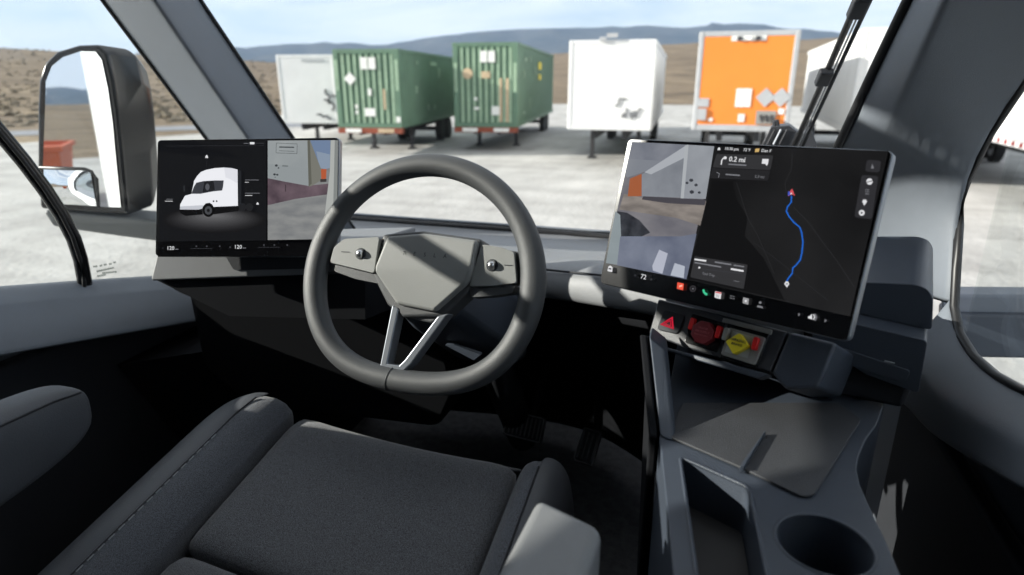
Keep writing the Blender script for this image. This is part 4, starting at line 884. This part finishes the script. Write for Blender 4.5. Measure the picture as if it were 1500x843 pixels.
V_ = list(top_v); F_ = list(top_f)
for lp_, d, ins, n0 in ((pocket, .055, .06, no), (cup, .085, .10, no + npk)):
    v, f = wall(lp_, d, ins, n0, len(V_)); V_ += v; F_ += f
b0 = len(V_); V_ += [V((p.x, p.y, ZF)) for p in outer]; F_ += [(i, (i + 1) % no, b0 + (i + 1) % no, b0 + i) for i in range(no)]
obj('console_body', (V_, F_), M_blue, con, bevel=.004, seg=3, ang=40)
def rimof(lp_, r, name): return obj(name, tube([p + V((0, 0, -.0005)) for p in lp_], r, 6, closed=True), M_blue, con, smooth=True)
rimof(pocket, .0022, 'tray_rim'); rimof(cup, .0018, 'cup_holder_rim')
obj('tray_mat', prism([p.lerp(sum(pocket, V()) / npk, .10) + V((0, 0, -.053)) for p in pocket], V((0, 0, .003))), M_rubber, con)
pad = [CP(x, y, ZC + .004) for x, y in ((978, 638), (1085, 684), (1176, 727), (1193, 724), (1262, 614), (1225, 590), (1000, 590))]
obj('charging_pad', prism(rnd(pad, .008, 4), V((0, 0, -.003))), mat('pad_rubber', (.045, .047, .052), .6, bump=.3, bscale=500, var=.08, vscale=12), con, bevel=.001)
a, b = CP(1121, 631, ZC + .01), CP(1087, 683, ZC + .01); sd_ = V((.002, 0, 0))
obj('pad_divider', prism([a - sd_ * .3, b - sd_, b + sd_, a + sd_ * .3], V((0, 0, -.008))), M_blue, con, bevel=.0008)
# upright that carries the console to the switch panel
up0 = [CP(966, 641), CP(988, 650), at(975, 512, Y=.80), at(950, 492, Y=.80)]
obj('console_upright', prism(up0, V((.0, .03, .004))), M_blue, con, bevel=.004)
obj('upright_side', prism([CP(966, 641) + V((-.002, 0, 0)), at(950, 492, Y=.80) + V((-.002, 0, 0)), V((.40, 1.0, 2.24)), V((.415, 1.0, ZF)), V((.415, .72, ZF))], V((-.01, 0, 0))), M_void, con, bevel=.003)
obj('rear_well', box(.43, .72, 1.0, 1.03, ZC - .1, 2.36), M_dark, con)

# ================================================================== PEDALS
def pedal(name, label, px, py, Y, w, h, n, tilt, yaw, hang):
    c = at(px, py, Y=Y); t = thing(name, label, 'pedal', (c.x, c.y, ZF))
    nrm = V((math.sin(yaw) * math.cos(tilt), -math.cos(yaw) * math.cos(tilt), math.sin(tilt))); R = V((math.cos(yaw), math.sin(yaw), 0)); U = nrm.cross(R)
    q = lambda a, b, d: c + R * a * w / 2 + U * b * h / 2 + nrm * d
    pad_ = obj('pad', prism(rnd([q(-1, -.85, 0), q(-.8, -1, 0), q(1, -1, 0), q(.92, .9, 0), q(.8, 1, 0), q(-.9, 1, 0)], .01), nrm * -.012), M_tread, t, bevel=.003)
    rim_ = [q(-.93, -.80, .002), q(-.76, -.93, .002), q(.92, -.93, .002), q(.85, .85, .002), q(.74, .93, .002), q(-.84, .93, .002)]
    obj('pad_border', tube(rim_, .0018, 6, closed=True), M_grip, pad_, smooth=True)
    for k in range(n):
        a = -.72 + 1.44 * k / (n - 1); obj('grip_rib', tube([q(a + .02, -.76, .001), q(a - .02, .76, .001)], .0022, 6), M_grip, pad_, smooth=True)
    obj('arm', tube([c - nrm * .012, c - nrm * .06 + V((0, .04, .06)), hang], .012, 8), M_dark, t, smooth=True)
M_tread = mat('pedal_rubber', (.14, .14, .145), .7, spec=.2)
M_grip = mat('grip_rubber', (.6, .6, .61), .8, spec=.15)
pedal('brake_pedal', 'wide ribbed brake pedal', 768, 625, 1.34, .108, .064, 8, rad(40), rad(-8), V((.10, 1.46, 2.0)))
pedal('accelerator_pedal', 'narrow ribbed accelerator pedal', 861, 654, 1.37, .053, .09, 4, rad(40), rad(-14), V((.22, 1.50, 1.92)))

# ================================================================== WING MIRRORS, WIPER
cm = at(120, 195, D=1.85); inc = (cm - CAM).normalized(); want = V((.03, -1, -.03)).normalized(); mn = (want - inc).normalized()
MB_D = V((.0, .15, 0))
def MP(x, y, h=0): return onp(x, y, cm + mn * h, mn)
mir = thing('wing_mirror', 'tall black wing mirror outside the left side window', 'mirror', tuple(MP(140, 340)))
ring = [MP(x, y) for x, y in ((54, 160), (56, 118), (64, 94), (82, 77), (112, 68), (142, 67), (156, 78), (166, 120), (173, 170), (179, 230), (186, 314), (120, 310), (58, 305), (54, 240))]
cg = sum(ring, V()) / len(ring)
obj('housing', loft([[p + mn * -.004 for p in ring], [p + (cg - p) * -.02 - mn * .02 for p in ring], [p + (cg - p) * .02 + MB_D * .7 for p in ring], [p + (cg - p) * .28 + MB_D * 1.15 for p in ring]]), M_black, mir, smooth=False, bevel=.012, seg=3)
gl = [MP(x, y, .003) for x, y in ((66, 160), (67, 120), (76, 97), (92, 84), (118, 75.5), (140, 76), (149, 88), (158, 130), (165, 180), (170, 235), (177, 304), (146, 303), (143, 262), (136, 251), (126, 247), (63, 244))]
obj('mirror_glass', prism(gl, mn * -.003), M_mirror, mir)
g2 = [MP(x, y, .006) for x, y in ((63, 248), (124, 250), (132, 254), (138, 264), (141, 302), (64, 298))]
gc = sum(g2, V()) / 6
vs_ = []; fs = []
for i in range(7):
    for j in range(7):
        u, v = i / 6, j / 6; tp = MP(64 + 68 * u, 248 + 3 * u, .004); bt_ = MP(65 + 76 * u, 298 + 4 * u, .004); p = tp.lerp(bt_, v)
        vs_.append(p + mn * .008 * (1 - (2 * u - 1) ** 2) * (1 - (2 * v - 1) ** 2) * 4 * .35)
        if i and j: k = i * 7 + j; fs.append((k, k - 1, k - 8, k - 7))
obj('wide_angle_glass', (vs_, fs), M_mirror, mir, smooth=True)
obj('glass_divider', tube([MP(x, y, .004) for x, y in ((58, 246), (124, 248), (134, 252), (141, 262), (144, 304))], .005, 8), M_rubber, mir, smooth=True)
arm_p = [MP(x, y, -.01) for x, y in ((60, 308), (186, 318), (240, 326), (240, 356), (150, 344), (76, 333))]
obj('mirror_arm', prism(arm_p, V((.02, .11, 0))), mat('mirror_arm_grey', (.10, .105, .105), .45, var=.08), mir, bevel=.01)
obj('arm_bracket', prism([at(x, y, D=1.85) for x, y in ((228, 322), (330, 330), (330, 372), (228, 354))], V((.05, .08, 0))), M_black, mir, bevel=.01)
# right hand mirror: its arm crosses the side window
mr = thing('wing_mirror', 'wing mirror arm crossing the right side window', 'mirror', tuple(at(1560, 540, D=1.5)))
pl = lambda x, y, D=1.5: at(x, y, D=D)
obj('mirror_arm', prism([pl(x, y) for x, y in ((1380, 432), (1700, 434), (1700, 468), (1380, 463))], V((.02, .08, .0))), M_trim, mr, bevel=.008)
obj('arm_cover', prism([pl(x, y, 1.48) for x, y in ((1380, 461), (1700, 465), (1700, 530), (1380, 524))], V((.02, .10, .0))), M_blue, mr, bevel=.008)
hr = [pl(x, y) for x, y in ((1720, 440), (1900, 450), (1900, 60), (1860, 20), (1760, 20), (1720, 60))]
obj('housing', prism(hr, V((.02, .16, 0))), M_black, mr, bevel=.02); obj('mirror_glass', prism([p.lerp(sum(hr, V()) / 6, .08) + V((0, -.004, 0)) for p in hr], V((0, .003, 0))), M_mirror, mr)

wp = thing('windscreen_wiper', 'black wiper arm parked upright beside the right pillar', 'wiper', tuple(at(1160, 215, Y=1.80)))
wa = [at(1160, 222, Y=1.80), at(1183, 170, Y=1.72), at(1206, 118, Y=1.62), at(1240, 40, Y=1.47), at(1275, -40, Y=1.32), at(1320, -140, Y=1.15)]
obj('wiper_arm', tube(wa, .0070, 8, flat=.6), M_rubber, wp, smooth=True)
obj('wiper_blade', tube([p + rgt * .022 + V((0, .01, -.004)) for p in wa], .0045, 8), M_dark, wp, smooth=True); obj('blade_strip', tube([p + rgt * .013 + V((0, .005, 0)) for p in wa], .0022, 6), M_satin, wp, smooth=True)
for x, y, Y in ((1204, 110, 1.60), (1254, 8, 1.41)):
    c = at(x + 3, y + 4, Y=Y); d = (wa[3] - wa[2]).normalized(); obj('blade_clip', obox(c, d * .026, rgt * .0155, d.cross(rgt) * .008), M_dark, wp, bevel=.004)
cw = thing('wiper_pivot', 'dark wiper pivot housing with hose fittings behind the touchscreen', 'wiper pivot', tuple(at(1160, 215, Y=1.84)))
obj('pivot_housing', prism([at(x, y, Y=1.82) for x, y in ((1116, 212), (1129, 186), (1156, 184), (1172, 196), (1190, 192), (1197, 214), (1190, 240), (1116, 236))], V((.01, .10, 0))), M_panel, cw, bevel=.003)
obj('hose_fitting', tube([at(1138, 190, Y=1.84), at(1136, 176, Y=1.84)], .009, 10), M_dark, cw, bevel=.003); obj('hose_fitting', tube([at(1187, 200, Y=1.84), at(1188, 186, Y=1.84)], .010, 10), M_dark, cw, bevel=.003)
for dx in (0, 9, 18): obj('housing_rib', tube([at(1124 + dx, 212, Y=1.815), at(1135 + dx, 190, Y=1.815)], .003, 6), M_satin if dx == 9 else M_dark, cw)
obj('cowl_mount', prism([at(x, y, Y=1.86) for x, y in ((1110, 230), (1205, 232), (1205, 300), (1110, 300))], V((0, .2, -.1))), M_dark, cw)

# ================================================================== AIR
hz_ = box(-6500, 6500, -6500, 6500, -5, 700)
hm = bpy.data.materials.new('haze_air'); hm.use_nodes = True; t_ = hm.node_tree; t_.nodes.clear()
o_ = t_.nodes.new('ShaderNodeOutputMaterial'); pv = t_.nodes.new('ShaderNodeVolumePrincipled'); pv.inputs['Color'].default_value = (.45, .66, 1, 1); pv.inputs['Density'].default_value = .9e-4
t_.links.new(pv.outputs[0], o_.inputs['Volume'])
struct(obj('haze', hz_, hm), 'stuff')
